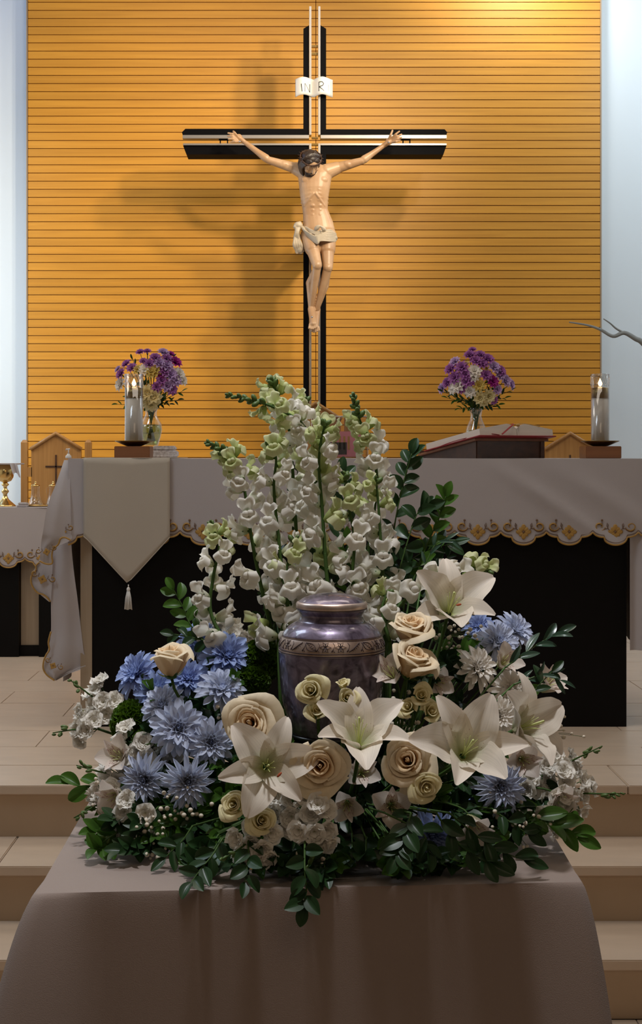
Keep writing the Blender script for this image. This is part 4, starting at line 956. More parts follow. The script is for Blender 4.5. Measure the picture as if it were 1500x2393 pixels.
def snapdragon(label,pts,nfl,size=1.0,buds=10,t0=.0,budlen=.2,w0=0.0):
    """pts: (px,py,d) from base to tip"""
    P3=[P(*q) for q in pts]; q=spline(P3,10); t=thing('snapdragon',label,'snapdragon',tuple(P3[0])); Mi=Matrix.Translation(-P3[0]); n=len(q)-1
    g=MB(); g.tube(q,[.0040-.0022*(i/n) for i in range(n+1)],7,M=Mi)
    d=Vector((P3[0].x-BC.x,P3[0].y-BC.y,0)); d=d*min(1,.11/max(d.length,.001)); e=Vector((BC.x+d.x,BC.y+d.y,TZ+.085))
    g.tube([P3[0],P3[0].lerp(e,.5)+Vector((0,.012,0)),e],.004,6,M=Mi); ob('stem',g.mesh('stem',M_stem),t)
    R2=random.Random(int(pts[0][0]*3+pts[-1][1])); a=R2.random()*6
    for i in range(nfl):
        f=t0+(1-budlen-t0)*(i+.5)/nfl; k=min(int(f*n),n-1); p=q[k].lerp(q[k+1],f*n-k); tg=(q[k+1]-q[k]).normalized()
        a+=2.0+R2.uniform(-.3,.3); s1=tg.cross(Vector((0,1,.1))).normalized(); s2=tg.cross(s1)
        o_=(s1*cos(a)+s2*sin(a)); rel=(f-t0)/(1-budlen-t0); up=.25+.55*rel; o_=(o_+tg*up).normalized()
        sc=size*(1.22-.46*rel); mt=M_snapg if (rel>.72 or R2.random()<.08) else M_snap
        zz=o_; yy=(tg-zz*tg.dot(zz)).normalized(); xx=yy.cross(zz); M=Matrix((xx,yy,zz)).transposed().to_4x4(); M.translation=Mi@p+o_*.005
        fo=ob('floret',snap_floret_mesh(mt,R2.randrange(3)),t,M@Matrix.Rotation(R2.uniform(-.5,.5),4,'Z')@Matrix.Rotation(R2.uniform(-.1,.45),4,'X')@Matrix.Scale(sc,4))
        ob('calyx',calyx_mesh(),fo,Matrix.Scale(1.15,4))
    bm_=cached('snapbud',lambda:MB().ell((0,0,.0065),(.0044,.0044,.0075),8,6).mesh('bud',M_bud))
    for i in range(buds):
        rel=i/max(1,buds-1); f=1-budlen+budlen*rel; k=min(int(f*n),n-1); p=q[k].lerp(q[k+1],f*n-k); tg=(q[k+1]-q[k]).normalized()
        a+=2.4; s1=tg.cross(Vector((0,1,.1))).normalized(); s2=tg.cross(s1); o_=((s1*cos(a)+s2*sin(a))+tg*(.7+.8*rel)).normalized()
        ob('bud',bm_,t,Matrix.Translation(Mi@p)@o_.to_track_quat('Z','Y').to_matrix().to_4x4()@Matrix.Scale((1.25-.55*rel)*size,4))
    return t

def leaf_mesh(mt,L,W_,v=0):
    return cached(('leaf',mt.name,round(L,3),round(W_,3),v),lambda:sheet_petal('leaf',mt,L,W_,1.25,1.75+.25*v,cup=.18+.1*v,rib=.22,tip=.92 if v<2 else 1.1,nu=6,nv=8))
def greenery(label,pts,n,L=.034,W_=.018,mt=None,alt=True,tip=True,name='greenery_stem',group=None,tostem=True,face=.6,ang=.9):
    mt=mt or M_leafd; P3=[P(*q) for q in pts]; q=spline(P3,8); t=thing(name,label,'foliage',tuple(P3[0]),group=group); Mi=Matrix.Translation(-P3[0]); m=len(q)-1
    g=MB(); g.tube(q,[.0018-.001*(i/m) for i in range(m+1)],5,M=Mi)
    if tostem:
        d=Vector((P3[0].x-BC.x,P3[0].y-BC.y,0)); d=d*min(1,.11/max(d.length,.001)); e=Vector((BC.x+d.x,BC.y+d.y,TZ+.085)); g.tube([P3[0],P3[0].lerp(e,.5),e],.0018,5,M=Mi)
    ob('stem',g.mesh('stem',M_stem if mt is not M_leafs else M_calyx),t)
    R2=random.Random(int(pts[0][0]*5+pts[-1][1]+n))
    for i in range(n):
        f=.12+.88*(i/(n-1) if n>1 else 1); 
        if f>=1: f=.999
        k=min(int(f*m),m-1); p=q[k].lerp(q[k+1],f*m-k); tg=(q[k+1]-q[k]).normalized()
        nrm=(Vector((0,-1,0))*face+Vector((R2.uniform(-.5,.5),R2.uniform(-.3,.3),R2.uniform(.1,.8)))).normalized(); side=tg.cross(nrm).normalized()
        sg=1 if i%2 else -1; aa=ang*R2.uniform(.75,1.2)
        if i==n-1 and tip: aa=0
        x=(tg*cos(aa)+side*sg*sin(aa)).normalized(); z=(nrm-x*nrm.dot(x)).normalized(); y=z.cross(x)
        M=Matrix((x,y,z)).transposed().to_4x4(); M.translation=Mi@p; s=1-.25*abs(f-.45)+R2.uniform(-.1,.1)
        ob('leaf',leaf_mesh(mt,L,W_,R2.randrange(3)),t,M@Matrix.Scale(s,4))
    return t
def breath(label,px,py,d,spread=.04,n=16,seed=0):
    p=P(px,py,d); t=thing('babys_breath',label,"baby's breath",tuple(p)); R2=random.Random(int(px+py)); g=MB()
    me=cached('bb',lambda:MB().ell((0,0,0),(.0034,.0034,.0032),7,5).mesh('bud',M_babys))
    root=Vector((R2.uniform(-.01,.01),.05,-.02))
    for i in range(n):
        v=Vector((R2.gauss(0,1),R2.gauss(0,.5),R2.gauss(0,.9)))*spread*.55
        g.tube(bez(root,root*.3+v*.5,v,3),.0005,3); ob('bud',me,t,Matrix.Translation(v)@Matrix.Scale(R2.uniform(.75,1.35),4))
    g.tube([root,Mi_e(p)],.0012,4); ob('stem',g.mesh('stem',M_stem),t); return t
def Mi_e(p):
    d=Vector((p.x-BC.x,p.y-BC.y,0)); d=d*min(1,.11/max(d.length,.001)); return Vector((BC.x+d.x,BC.y+d.y,TZ+.085))-p
def green_ball(label,px,py,d,dr,rad=.036):
    t,p,n=place('green_dianthus',label,'green dianthus',px,py,d,dr,0)
    def mk():
        g=MB(); rr=random.Random(5); g.ell((0,0,0),(rad*.72,rad*.72,rad*.62),12,8)
        for i in range(230):
            z=1-1.5*(i/230); a=i*2.4; r=sqrt(max(0,1-z*z)); v=Vector((r*cos(a),r*sin(a),z)); c=v*rad*.75
            M=Matrix.Translation(c)@v.to_track_quat('Z','Y').to_matrix().to_4x4()@Matrix.Rotation(rr.random()*6,4,'Z')
            g.grid(lambda u,w,k=rr.random():Vector(((u-.5)*rad*.42*(.5+w),w*rad*.14*sin(u*7+k*6),w*rad*.36+.06*rad*sin(u*9+k*5))),4,3,M=M)
        return g.mesh('curls',M_green)
    ob('curled_petals',cached(('gb',rad),mk),t,kind='stuff'); stem_to(t,p-n*rad*.5,n,r=.0025); return t

# ================================================================== altar bouquets
def small_bloom(mt,r,v):
    def mk():
        g=MB()
        for ring,(cnt,ph,LL) in enumerate(((9,1.45,1),(8,1.0,.85),(5,.4,.55))):
            for i in range(cnt):
                me=sheet_petal('x',mt,r*LL,r*.55,max(.1,ph-.5),ph+.3,cup=.4,ruff=.2*v,tip=1.3,nu=3,nv=3)
                M=Matrix.Rotation(i*2*pi/cnt+ring*.4,4,'Z'); g.add([M@q.co for q in me.vertices],[tuple(q.vertices) for q in me.polygons],0,[(.5,(q.index//4)/3) for q in me.vertices]); bpy.data.meshes.remove(me)
        return g.mesh('bloom',mt)
    return cached(('sb',mt.name,round(r,3),v),mk)
def bouquet(side,vpx,vbase,d,ztop_py,blooms,leaves,cpx,cpy):
    k=d/F; b=P(vpx,vbase,d); H=(vbase-ztop_py)*k
    v=thing('glass_vase','clear glass vase of water and stems on the %s of the altar'%side,'vase',(b.x,d,b.z))
    pr=[(15,0),(17,.02),(22,.22),(26,.42),(24,.58),(15,.76),(12.5,.84),(15,.94),(19,1.0)]
    g=MB(); g.lathe([(r*k,h*H) for r,h in pr]+[(r*k*.93,h*H) for r,h in reversed(pr)],28,caps=False); g.lathe([(.0001,.001),(15*k,.001)],28,caps=False); ob('glass_body',g.mesh('vase',M_glass),v)
    g=MB(); g.lathe([(.0001,.004),(14*k,.004),(20.5*k,.22*H),(24*k,.42*H),(22*k,.55*H),(.0001,.56*H)],24); ob('water',g.mesh('water',M_water),v)
    neck=Vector((b.x,d,b.z+H*.86)); low=Vector((b.x,d,b.z+.02))
    nm={M_purple:'purple',M_magenta:'magenta',M_lilac:'pale lilac',M_whitemum:'white',M_yellow:'yellow',M_srose:'pale yellow'}
    LB=[]; seen={}
    for (px,py,mt,r) in blooms:
        ax,ay=(px-cpx),(cpy-py); hr=int(round((atan2(ax,ay)/(2*pi)*12)))%12 or 12
        w_=['one','two','three','four','five','six','seven','eight','nine','ten','eleven','twelve'][hr-1]; q=sqrt(ax*ax+ay*ay)
        LB.append('%s flower at %s o\'clock %s of the %s altar bouquet'%(nm[mt],w_,'near the heart' if q<30 else ('halfway out' if q<55 else 'at the rim'),side))
    for l_ in set(LB):
        ix=[i for i,x in enumerate(LB) if x==l_]
        if len(ix)>1:
            ix.sort(key=lambda i:blooms[i][1])
            nmz=['upper','lower'] if len(ix)==2 else ['upper','middle','lower'] if len(ix)==3 else ['topmost','second','third','lowest']
            for j,i in enumerate(ix): LB[i]=nmz[min(j,3)]+' '+LB[i]
    for i,(px,py,mt,r) in enumerate(blooms):
        dx,dy=(px-cpx)*k,(py-cpy)*k; RR=80*k; dd=d-.75*sqrt(max(.001,RR*RR-dx*dx-dy*dy))
        p=P(px,py,dd); n=(p-Vector((P(cpx,0,d).x,d,P(0,cpy+25,d).z))).normalized(); n=(n+Vector((0,-.35,.1))).normalized()
        M=Matrix.Translation(p)@n.to_track_quat('Z','Y').to_matrix().to_4x4()
        lab=LB[i]
        t=thing('bouquet_flower',lab,'flower',group='%s flowers of the %s altar bouquet'%(nm[mt],side)); t.matrix_basis=M
        ob('flower_head',small_bloom(mt,round(r*k*1.32,3),i%2),t)
        a=i*2.4; e=neck+Vector((cos(a)*7*k,sin(a)*7*k,0)); f=low+Vector((-cos(a)*10*k,-sin(a)*10*k,0)); g=MB()
        g.tube(bez(p-n*.002,p.lerp(e,.5)-n*.02,e,5)+[f],.0014,4,M=M.inverted()); ob('stem',g.mesh('s',M_stem),t)
    for i,(x0,y0,x1,y1) in enumerate(leaves):
        greenery('dark leafy sprig in the glass vase bouquet on the %s of the altar'%side,[(x0,y0,d-.0),((x0+x1)/2,(y0+y1)/2-3,d-.035),(x1,y1,d-.05)],7,L=.030,W_=.010,mt=M_leafd if i%2 else M_leaf,group='leafy sprigs of the %s altar bouquet'%side,tostem=False)
pu,ma,li,wh,ye,py_=M_purple,M_magenta,M_lilac,M_whitemum,M_yellow,M_srose
bouquet('left',353,1042,5.87,952,[(328,825,pu,10),(344,823,pu,9),(363,838,pu,13),(381,826,li,13),(398,830,ma,10),(390,840,pu,13),(408,848,ma,15),(296,852,pu,11),(309,861,pu,12),(277,864,li,9),(284,875,pu,13),(372,851,li,14),(389,856,li,15),(349,852,pu,12),(384,868,pu,14),(398,877,li,16),(407,888,li,16),(389,903,li,14),(377,890,pu,13),(398,909,pu,14),(416,876,wh,15),(424,889,wh,13),(338,866,wh,14),(353,871,ye,15),(322,865,ye,11),(363,868,ye,13),(284,899,wh,15),(345,918,py_,17),(358,926,py_,18),(352,940,py_,18),(340,934,py_,14),(376,877,ma,9),(335,845,pu,9),(366,905,pu,11)],
   [(352,955,300,930),(352,955,415,935),(352,955,425,915),(352,955,395,945),(352,950,375,900),(352,950,325,880),(352,950,345,830),(352,950,405,838),(352,955,275,945),(352,950,335,895),(352,950,385,925),(352,950,310,840)],352,890)
bouquet('right',1112,1071,6.12,953,[(1104,819,pu,9),(1098,832,pu,13),(1122,831,pu,12),(1139,841,pu,14),(1064,846,li,12),(1054,864,pu,14),(1080,860,pu,15),(1126,852,pu,13),(1153,860,li,15),(1167,868,pu,14),(1064,884,pu,15),(1089,876,pu,13),(1089,893,pu,13),(1046,895,pu,12),(1035,908,li,12),(1078,908,pu,12),(1150,892,ma,13),(1166,878,li,14),(1178,890,li,15),(1191,899,li,13),(1152,934,pu,10),(1109,869,wh,15),(1108,882,wh,11),(1071,901,wh,16),(1060,909,wh,12),(1099,914,wh,14),(1141,925,py_,15),(1121,929,py_,14),(1129,937,py_,12),(1119,901,ye,13),(1090,850,ye,7),(1137,862,ye,7),(1112,845,pu,13),(1135,878,pu,13),(1160,910,li,12),(1100,893,pu,10)],
   [(1112,955,1045,930),(1112,955,1035,915),(1112,955,1075,955),(1112,955,1150,950),(1112,955,1180,930),(1112,955,1195,912),(1112,955,1060,925),(1112,955,1100,930),(1112,955,1165,945),(1112,950,1085,870),(1112,950,1135,890),(1112,950,1150,905),(1112,950,1105,830),(1112,950,1060,870)],1114,885)

# ================================================================== front table and its cloth
FL_,FR_=(-.399,2.266),(.452,2.327); BR_,BL_=(.468,2.96),(-.402,2.96); NZ=-3*S
ft=thing('front_table','plain table under the taupe cloth at the foot of the steps','table',(.03,2.63,NZ)); Lt=loc(ft)
g=MB(); g.add([(*p_,z_) for z_ in (TZ-.030,TZ-.003) for p_ in ((-.392,2.275),(.444,2.334),(.460,2.95),(-.395,2.95))],[(0,3,2,1),(4,5,6,7),(0,1,5,4),(1,2,6,5),(2,3,7,6),(3,0,4,7)],M=Lt); ob('tabletop',g.mesh('ftt',M_beige,False),ft)
for x,y in ((-.36,2.32),(.41,2.37),(.42,2.91),(-.36,2.91)):
    g=MB(); g.box((x-.02,y-.02,NZ),(x+.02,y+.02,TZ-.03),M=Lt); ob('leg',g.mesh('leg',M_beige,False),ft)
fc=thing('table_cloth','plain taupe grey cloth draped to the floor over the front table','tablecloth',(.03,2.63,TZ)); Lf=loc(fc)
corners=[Vector(FL_),Vector(FR_),Vector(BR_),Vector(BL_)]
seg=[]; NS=40
for i in range(4):
    a,b_=corners[i],corners[(i+1)%4]
    for j in range(NS): seg.append((a.lerp(b_,j/NS),i,j/NS,(b_-a).length))
def cl(a,b):
    i=int(round(a*len(seg)))%len(seg); p,e,t,L=seg[i]; A,B=corners[e],corners[(e+1)%4]; tg=(B-A).normalized(); nr=Vector((tg.y,-tg.x))
    dc=min(t,1-t)*L; q=Vector((0,0))
    # direction near a corner bends to the diagonal
    if t<.5: oa,ob_=corners[e-1],A; t2=(ob_-oa).normalized(); nr2=Vector((t2.y,-t2.x))
    else: oa,ob_=B,corners[(e+2)%4]; t2=(ob_-oa).normalized(); nr2=Vector((t2.y,-t2.x))
    wgt=exp(-(dc/.05)**2); dirn=(nr*(1-.5*wgt)+nr2*.5*wgt); 
    v=b; drop=(TZ-NZ-.006)*v
    fr_=.0035*(1-exp(-v*60)); out=fr_+.022*v + ((.36 if (e==0 and t<.5) or (e==3 and t>.5) else .18)*v**.66)*wgt*.9 - .020*exp(-((dc-.085)/.028)**2)*v**.5
    out+= .006*v*sin(t*L*17+e*2)*(1-wgt)+.004*v*sin(t*L*41+e)
    q=p+dirn*out; zz=TZ+.0015-drop-(0 if v else 0)
    if v>0 and v<.012: zz+=.001
    return Vector((q.x,q.y,zz))
def vmap(b): return b**1.6
g=MB(); g.grid(lambda a,b:cl(a,vmap(b)),len(seg),34,cu=True,M=Lf)
# top with slight ripples
def top(a,b):
    f=Vector(FL_).lerp(Vector(FR_),a); k_=Vector(BL_).lerp(Vector(BR_),a); q=f.lerp(k_,b); e=min(a,1-a,b,1-b)
    return Vector((q.x,q.y,TZ+.0015+.0010*sin(b*26+a*4)*min(1,e*8)))
g.grid(top,60,60,M=Lf); ob('cloth_sheet',g.mesh('fcloth',M_front),fc)

# foam bowl, riser and urn
UX=P(775,0,2.55).x
bw=thing('flower_bowl','black bowl of wet green foam hidden under the flowers','bowl',(BC.x,BC.y,TZ+.003))
g=MB(); g.lathe([(.0001,0),(.11,0),(.140,.012),(.148,.05),(.144,.05),(.136,.014),(.0001,.008)],40); ob('bowl_shell',g.mesh('bowl',M_tray),bw)
g=MB(); g.lathe([(.0001,.009),(.132,.014),(.132,.070),(.115,.095),(.0001,.098)],36); ob('foam',g.mesh('foam',M_foam),bw)
uz=P(0,1712,2.55).z
pd=thing('urn_riser','small black round riser lifting the urn above the foam','riser',(UX,2.55,TZ+.102)); g=MB()
g.lathe([(.062,0),(.06,.004),(.055,.01),(.055,uz-TZ-.114),(.072,uz-TZ-.106),(.072,uz-TZ-.102)],32); ob('riser_body',g.mesh('riser',M_tray),pd)
# urn material: purple-grey pearly marbling
def urn_mat():
    m=bpy.data.materials.new('purple_grey_marbled_enamel'); nt,N,L,b=nodes(m)
    tc=N.new('ShaderNodeTexCoord'); n=N.new('ShaderNodeTexNoise'); n.inputs['Scale'].default_value=38; n.inputs['Detail'].default_value=7; n.inputs['Distortion'].default_value=1.2; L.new(tc.outputs['Object'],n.inputs[0])
    r=N.new('ShaderNodeValToRGB'); r.color_ramp.elements[0].position=.32; r.color_ramp.elements[1].position=.70
    r.color_ramp.elements[0].color=(.045,.030,.050,1); r.color_ramp.elements[1].color=(.24,.19,.26,1); L.new(n.outputs['Fac'],r.inputs[0]); L.new(r.outputs[0],b.inputs['Base Color'])
    b.inputs['Metallic'].default_value=.55; b.inputs['Roughness'].default_value=.34; b.inputs['Coat Weight'].default_value=.8; b.inputs['Coat Roughness'].default_value=.07; return m
M_urn=urn_mat(); M_band=mat('brushed_bronze_band',(.66,.54,.48,1),.36,metal=.8,col2=(.40,.28,.22,1),scale=40,stretch=(1,1,.2)); M_eng=mat('engraved_line',(.05,.03,.03,1),.6,metal=.3)
ur=thing('cremation_urn','purple grey marbled urn with engraved bronze band standing among the flowers','urn',(UX,2.55,uz)); k=2.55/F
zy=lambda py:(1712-py)*k
body=[(86,1712),(92,1711),(95,1706),(101,1690),(111,1655),(117.5,1620),(121.5,1580),(123.5,1550),(124.2,1530),(124.2,1520)]
g=MB(); q=spline([Vector((r*k,zy(y),0)) for r,y in body],4); g.lathe([(.0001,zy(1711))]+[(v.x,v.y) for v in q]+[(.0001,zy(1520))],72); ob('body',g.mesh('urnbody',M_urn),ur)
g=MB(); q=spline([Vector((r*k,zy(y),0)) for r,y in [(123.5,1520),(124.3,1516),(122.5,1514),(124,1512),(122.5,1500),(118.5,1490),(115,1484),(116,1482)]],3); g.lathe([(v.x,v.y) for v in q],72,caps=False); band=ob('bronze_band',g.mesh('band',M_band),ur,label='engraved bronze band')
g=MB(); q=spline([Vector((r*k,zy(y),0)) for r,y in [(116,1482),(113,1477),(104,1466),(90,1456),(80,1451),(76,1446),(74,1440),(75,1434),(80,1427),(83,1421)]],4); g.lathe([(v.x,v.y) for v in q]+[(.0001,zy(1421))],72); ob('shoulder',g.mesh('sh',M_urn),ur)
g=MB(); q=[(82,1421),(83.5,1419),(83.5,1410),(81.5,1406.5),(78,1405)]; g.lathe([(r*k,zy(y)) for r,y in q],64,caps=False); lid=ob('lid_band',g.mesh('lb',M_band),ur)
g=MB(); q=spline([Vector((r*k,zy(y),0)) for r,y in [(78,1405),(66,1397),(48,1391),(28,1387),(0.05,1385)]],4); g.lathe([(v.x,v.y) for v in q],64,caps=False); ob('lid_dome',g.mesh('ld',M_urn),ur)
# engraved leaves and flowers round the band and the lid
g=MB(); 
def onband(th,py): # radius of the band at a row
    pf=[(1484,115.0),(1490,118.5),(1500,122.5),(1508,123.7),(1512,124.1)]
    for (a_,ra),(b_,rb) in zip(pf,pf[1:]):
        if py<=b_: return (ra+(rb-ra)*(py-a_)/(b_-a_))*k+.0003
    return 124.3*k
def bl(pts,w_): g.tube([Vector((onband(a,y)*sin(a),-onband(a,y)*cos(a),zy(y))) for a,y in pts],w_*1.5*k,4)
nrep=22
for i in range(nrep):
    a0=i*2*pi/nrep; da=2*pi/nrep; f=lambda x:a0+x*da
    if i%3==0:      # flower
        for j in range(6):
            t=j*pi/3; bl([(f(.5),1498),(f(.5+.16*cos(t)-.07*sin(t)),1498-8*sin(t)-3*cos(t)),(f(.5+.38*cos(t)),1498-12*sin(t)),(f(.5+.16*cos(t)+.07*sin(t)),1498-8*sin(t)+3*cos(t)),(f(.5),1498)],.55)
    else:           # veined leaf
        s_=1 if i%2 else -1; ax=lambda t:(f(.12+.76*t),1498+s_*(9-18*t))
        L1=[];L2=[]
        for j in range(9):
            t=j/8; x,y=ax(t); w_=5.5*sin(pi*t); L1.append((x+w_*.010,y-w_)); L2.append((x-w_*.010,y+w_))
        bl(L1,.6); bl(L2,.6); bl([ax(0),ax(1)],.6)
        for j in range(1,6):
            t=j/6; x,y=ax(t); w_=4*sin(pi*t); bl([(x,y),(x+.10*da,y-w_)],.4); bl([(x,y),(x+.10*da,y+w_)],.4)
    bl([(f(0),1488),(f(.12),1494),(f(0.02),1502),(f(-.1),1507)],.5); bl([(f(.92),1508),(f(1.02),1504),(f(1.1),1509)],.5)
for py in (1485.0,1513.4,1519): g.tube([Vector(((onband(0,py) if py<1514 else 124.2*k)*cos(a),(onband(0,py) if py<1514 else 124.2*k)*sin(a),zy(py))) for a in [j*pi/36 for j in range(73)]],.7*k,4)
ob('engraving',g.mesh('eng',M_eng),band)
g=MB()
for i in range(16):
    a0=i*2*pi/16
    for s_ in (-1,1):
        pts=[]
        for j in range(7):
            t=j/6; r=(72-34*t); a=a0+s_*.14*sin(pi*t); y=1405-(78-r)/78*20+ (r/78)**2*0; zz=zy(1385)+ -((r/78)**2.0)*20*k+.0006
            pts.append(Vector((r*k*sin(a),-r*k*cos(a),zz)))
        g.tube(pts,.6*k,4)
g.tube([Vector((82.6*k*cos(a),82.6*k*sin(a),zy(1421))) for a in [j*pi/32 for j in range(65)]],.8*k,4)
ob('engraving',g.mesh('eng2',M_eng),lid)

# ================================================================== the flower arrangement, stem by stem
def dm(px,py,off=0):   # depth of the mound at a spot of the arrangement
    return 2.72-.36*max(-.4,min(1.1,(py-1400)/600))+.13*((px-780)/620)**2+off

# snapdragons: (label, points base->tip, florets, size)
snapdragon('tall snapdragon whose green bud tip bends far to the left at the top',[(745,1400,2.74),(738,1200,2.76),(735,1060,2.76),(705,990,2.75),(640,952,2.74),(585,935,2.74),(534,924,2.73)],18,1.0,14,budlen=.27)
snapdragon('snapdragon with the highest upright green bud tip',[(700,1420,2.78),(690,1200,2.80),(680,1050,2.81),(668,960,2.81),(648,920,2.81),(633,888,2.81)],17,1.0,9,budlen=.11)
snapdragon('snapdragon right of centre with a straight green bud tip',[(850,1400,2.76),(862,1280,2.77),(880,1130,2.78),(868,1040,2.78),(842,985,2.78),(825,925,2.78)],17,1.0,12,budlen=.17)
snapdragon('snapdragon left of centre whose dark bud tip leans left',[(640,1500,2.70),(612,1380,2.72),(588,1260,2.73),(572,1150,2.74),(558,1090,2.74),(530,1058,2.74),(487,1036,2.74)],17,1.0,13,budlen=.19)
snapdragon('short snapdragon at the far left above the blue flowers',[(530,1510,2.68),(492,1430,2.70),(498,1350,2.71),(512,1280,2.72),(505,1250,2.72),(493,1224,2.72)],13,.92,10,budlen=.20)
snapdragon('snapdragon stalk standing directly behind the left of the urn',[(690,1450,2.68),(664,1360,2.69),(650,1250,2.70),(640,1140,2.71),(645,1070,2.71),(632,1030,2.71)],16,1.0,5,budlen=.07)
snapdragon('snapdragon stalk rising directly above the urn lid',[(770,1420,2.68),(760,1300,2.69),(752,1180,2.70),(745,1090,2.70),(750,1030,2.70),(760,990,2.70)],16,1.05,3,budlen=.04)
snapdragon('slim snapdragon tip peeking up at the middle of the top edge',[(720,1300,2.84),(715,1150,2.85),(712,1030,2.85),(716,960,2.85),(714,935,2.85)],9,.85,3,budlen=.06)
snapdragon('snapdragon behind the right shoulder of the urn',[(830,1440,2.66),(822,1360,2.67),(828,1260,2.68),(812,1170,2.69),(808,1110,2.69)],11,1.0,3,budlen=.06)
snapdragon('snapdragon beside the dark leaves at the right of the upright stalks',[(905,1430,2.68),(896,1360,2.69),(890,1270,2.70),(884,1180,2.71),(878,1120,2.71)],11,.92,3,budlen=.06)
snapdragon('snapdragon lying to the right with its tip over the dark altar front',[(900,1450,2.62),(950,1400,2.64),(1010,1360,2.66),(1070,1335,2.67),(1115,1330,2.67),(1145,1335,2.67)],9,1.0,4,budlen=.12)
snapdragon('lowest snapdragon tucked between the urn shoulder and the cream roses',[(910,1500,2.60),(900,1460,2.61),(893,1420,2.62),(905,1385,2.63)],6,.95,2,budlen=.06)
snapdragon('snapdragon filling the gap left of the urn lid',[(650,1500,2.66),(672,1420,2.66),(668,1340,2.67),(690,1260,2.68)],9,1.0,2,budlen=.05)

# lilies
l1=lily('front left white lily with one rust red pollen speck, below the rose',622,1792,2.34,(.12,.25,.95),.15,.92); anther(l1,2.2)
lily('middle white lily opening directly in front of the urn',838,1742,2.36,(.02,.84,.54),.55,1.02,.86)
lily('large white lily right of the three front roses',1082,1765,2.36,(.16,.55,.82),1.0,1.1,.82)
lily('white lily at the right edge facing right',1205,1705,2.44,(.68,.36,.62),.3,1.0,.9)
l5=lily('highest white lily, above the two stacked cream roses',1048,1432,2.60,(.10,.62,.70),.5,1.04,.85); anther(l5,1.3)

# roses
rose('cream rose at the left of the front row, partly behind the lily',583,1690,2.40,(-.12,.25,.95),.042)
rose('large cream rose in the middle of the front row',748,1787,2.33,(-.05,.15,1),.042)
rose('cream rose in the front row just left of the large lily',952,1776,2.36,(-.15,.30,.9),.041)
rose('upper of the two stacked cream roses right of the urn',960,1468,2.52,(.05,.93,.36),.042,.6)
rose('lower of the two stacked cream roses right of the urn',966,1545,2.47,(.32,.86,.40),.043,.6)
rose('half open cream rose at the upper left among blue flowers',398,1540,2.58,(-.05,.99,.12),.044,.38,n=13)
rose('cream yellow spray rose at the urn left front',726,1613,2.385,(-.2,.3,.9),.025,.9,'s',13,'spray_rose')
rose('tiny tight spray rose bud in front of the urn',800,1598,2.39,(.0,.9,.4),.013,.3,'s',9,'spray_rose')
rose('round closed spray rose below the tiny bud before the urn',812,1630,2.385,(.05,.3,.9),.019,.4,'s',11,'spray_rose')
rose('half hidden spray rose just above the middle lily at its left',742,1662,2.385,(.0,.6,.7),.020,.6,'s',11,'spray_rose')
rose('greenish cream spray rose below the right front rose',996,1838,2.34,(.1,-.05,1),.025,.9,'s',13,'spray_rose')
rose('small yellowish spray rose under the left lily',546,1880,2.32,(-.2,.3,.9),.024,.7,'s',13,'spray_rose')
rose('pale spray rose below the lower petal of the left lily',612,1918,2.31,(.2,.35,.9),.024,.7,'s',13,'spray_rose')
for lab,x,y,r in (('uppermost small cream blossom of the cluster right of the middle lily',985,1625,.018),('left small cream blossom of the cluster right of the middle lily',953,1652,.017),('right small cream blossom of the cluster right of the middle lily',1008,1662,.018)):
    rose(lab,x,y,2.45,((x-985)/80,.4,.8),r,.9,'s',9,'spray_rose')

# chrysanthemums
for lab,x,y,dr,r,m_,off in (
 ('blue chrysanthemum at the top left, behind the half open rose',468,1505,(-.1,.75,.6),.047,M_blue,.06),
 ('blue chrysanthemum just left of the green ball beside the urn',530,1538,(.25,.60,.75),.052,M_blue,.02),
 ('blue chrysanthemum at the far left shoulder under the rose',326,1578,(-.65,.6,.5),.050,M_blue,.03),
 ('shaded blue chrysanthemum directly below the half open rose',372,1622,(-.2,.45,.8),.046,M_blue,.03),
 ('deep blue chrysanthemum in the centre of the blue cluster',440,1590,(.0,.65,.75),.042,M_blue,.02),
 ('pale blue chrysanthemum above the left front rose',515,1617,(.25,.75,.6),.046,M_paleblue,-.01),
 ('pale blue chrysanthemum tilted up left of the cluster centre',385,1655,(-.35,.55,.75),.044,M_paleblue,-.01),
 ('largest pale blue chrysanthemum at the middle of the left side',418,1703,(.1,.35,.9),.052,M_paleblue,-.03),
 ('faint blue chrysanthemum left of the front left rose',492,1735,(.15,.2,.95),.044,M_paleblue,-.01),
 ('spiky blue chrysanthemum at the lower left',340,1822,(-.2,.15,.95),.048,M_paleblue,-.0),
 ('spiky blue chrysanthemum left of the front lily petals',438,1825,(.2,.05,.95),.048,M_paleblue,-.02),
 ('dark blue chrysanthemum hidden behind the middle rose',765,1742,(.0,.7,.7),.044,M_blue,.0),
 ('pale blue chrysanthemum at the upper right against the black altar',1198,1478,(.55,.65,.5),.044,M_paleblue,.05),
 ('pale blue chrysanthemum just left of the uppermost right one',1160,1505,(.30,.55,.7),.046,M_paleblue,.02),
 ('blue chrysanthemum half hidden under the two upper right ones',1120,1470,(-.1,.7,.6),.034,M_blue,.05),
 ('spiky pale blue chrysanthemum low at the right',1168,1838,(.15,.15,.95),.048,M_paleblue,-.02),
 ('shaded grey blue chrysanthemum at the bottom right over the table',1008,1945,(.1,-.2,.9),.042,M_blue,-.01),
 ('dusky blue chrysanthemum behind the right lilies',1115,1850,(-.2,.3,.8),.036,M_blue,.06)):
    mum(lab,x,y,dm(x,y,off),dr,r,m_,spiky=1 if 'spiky' in lab else 0)
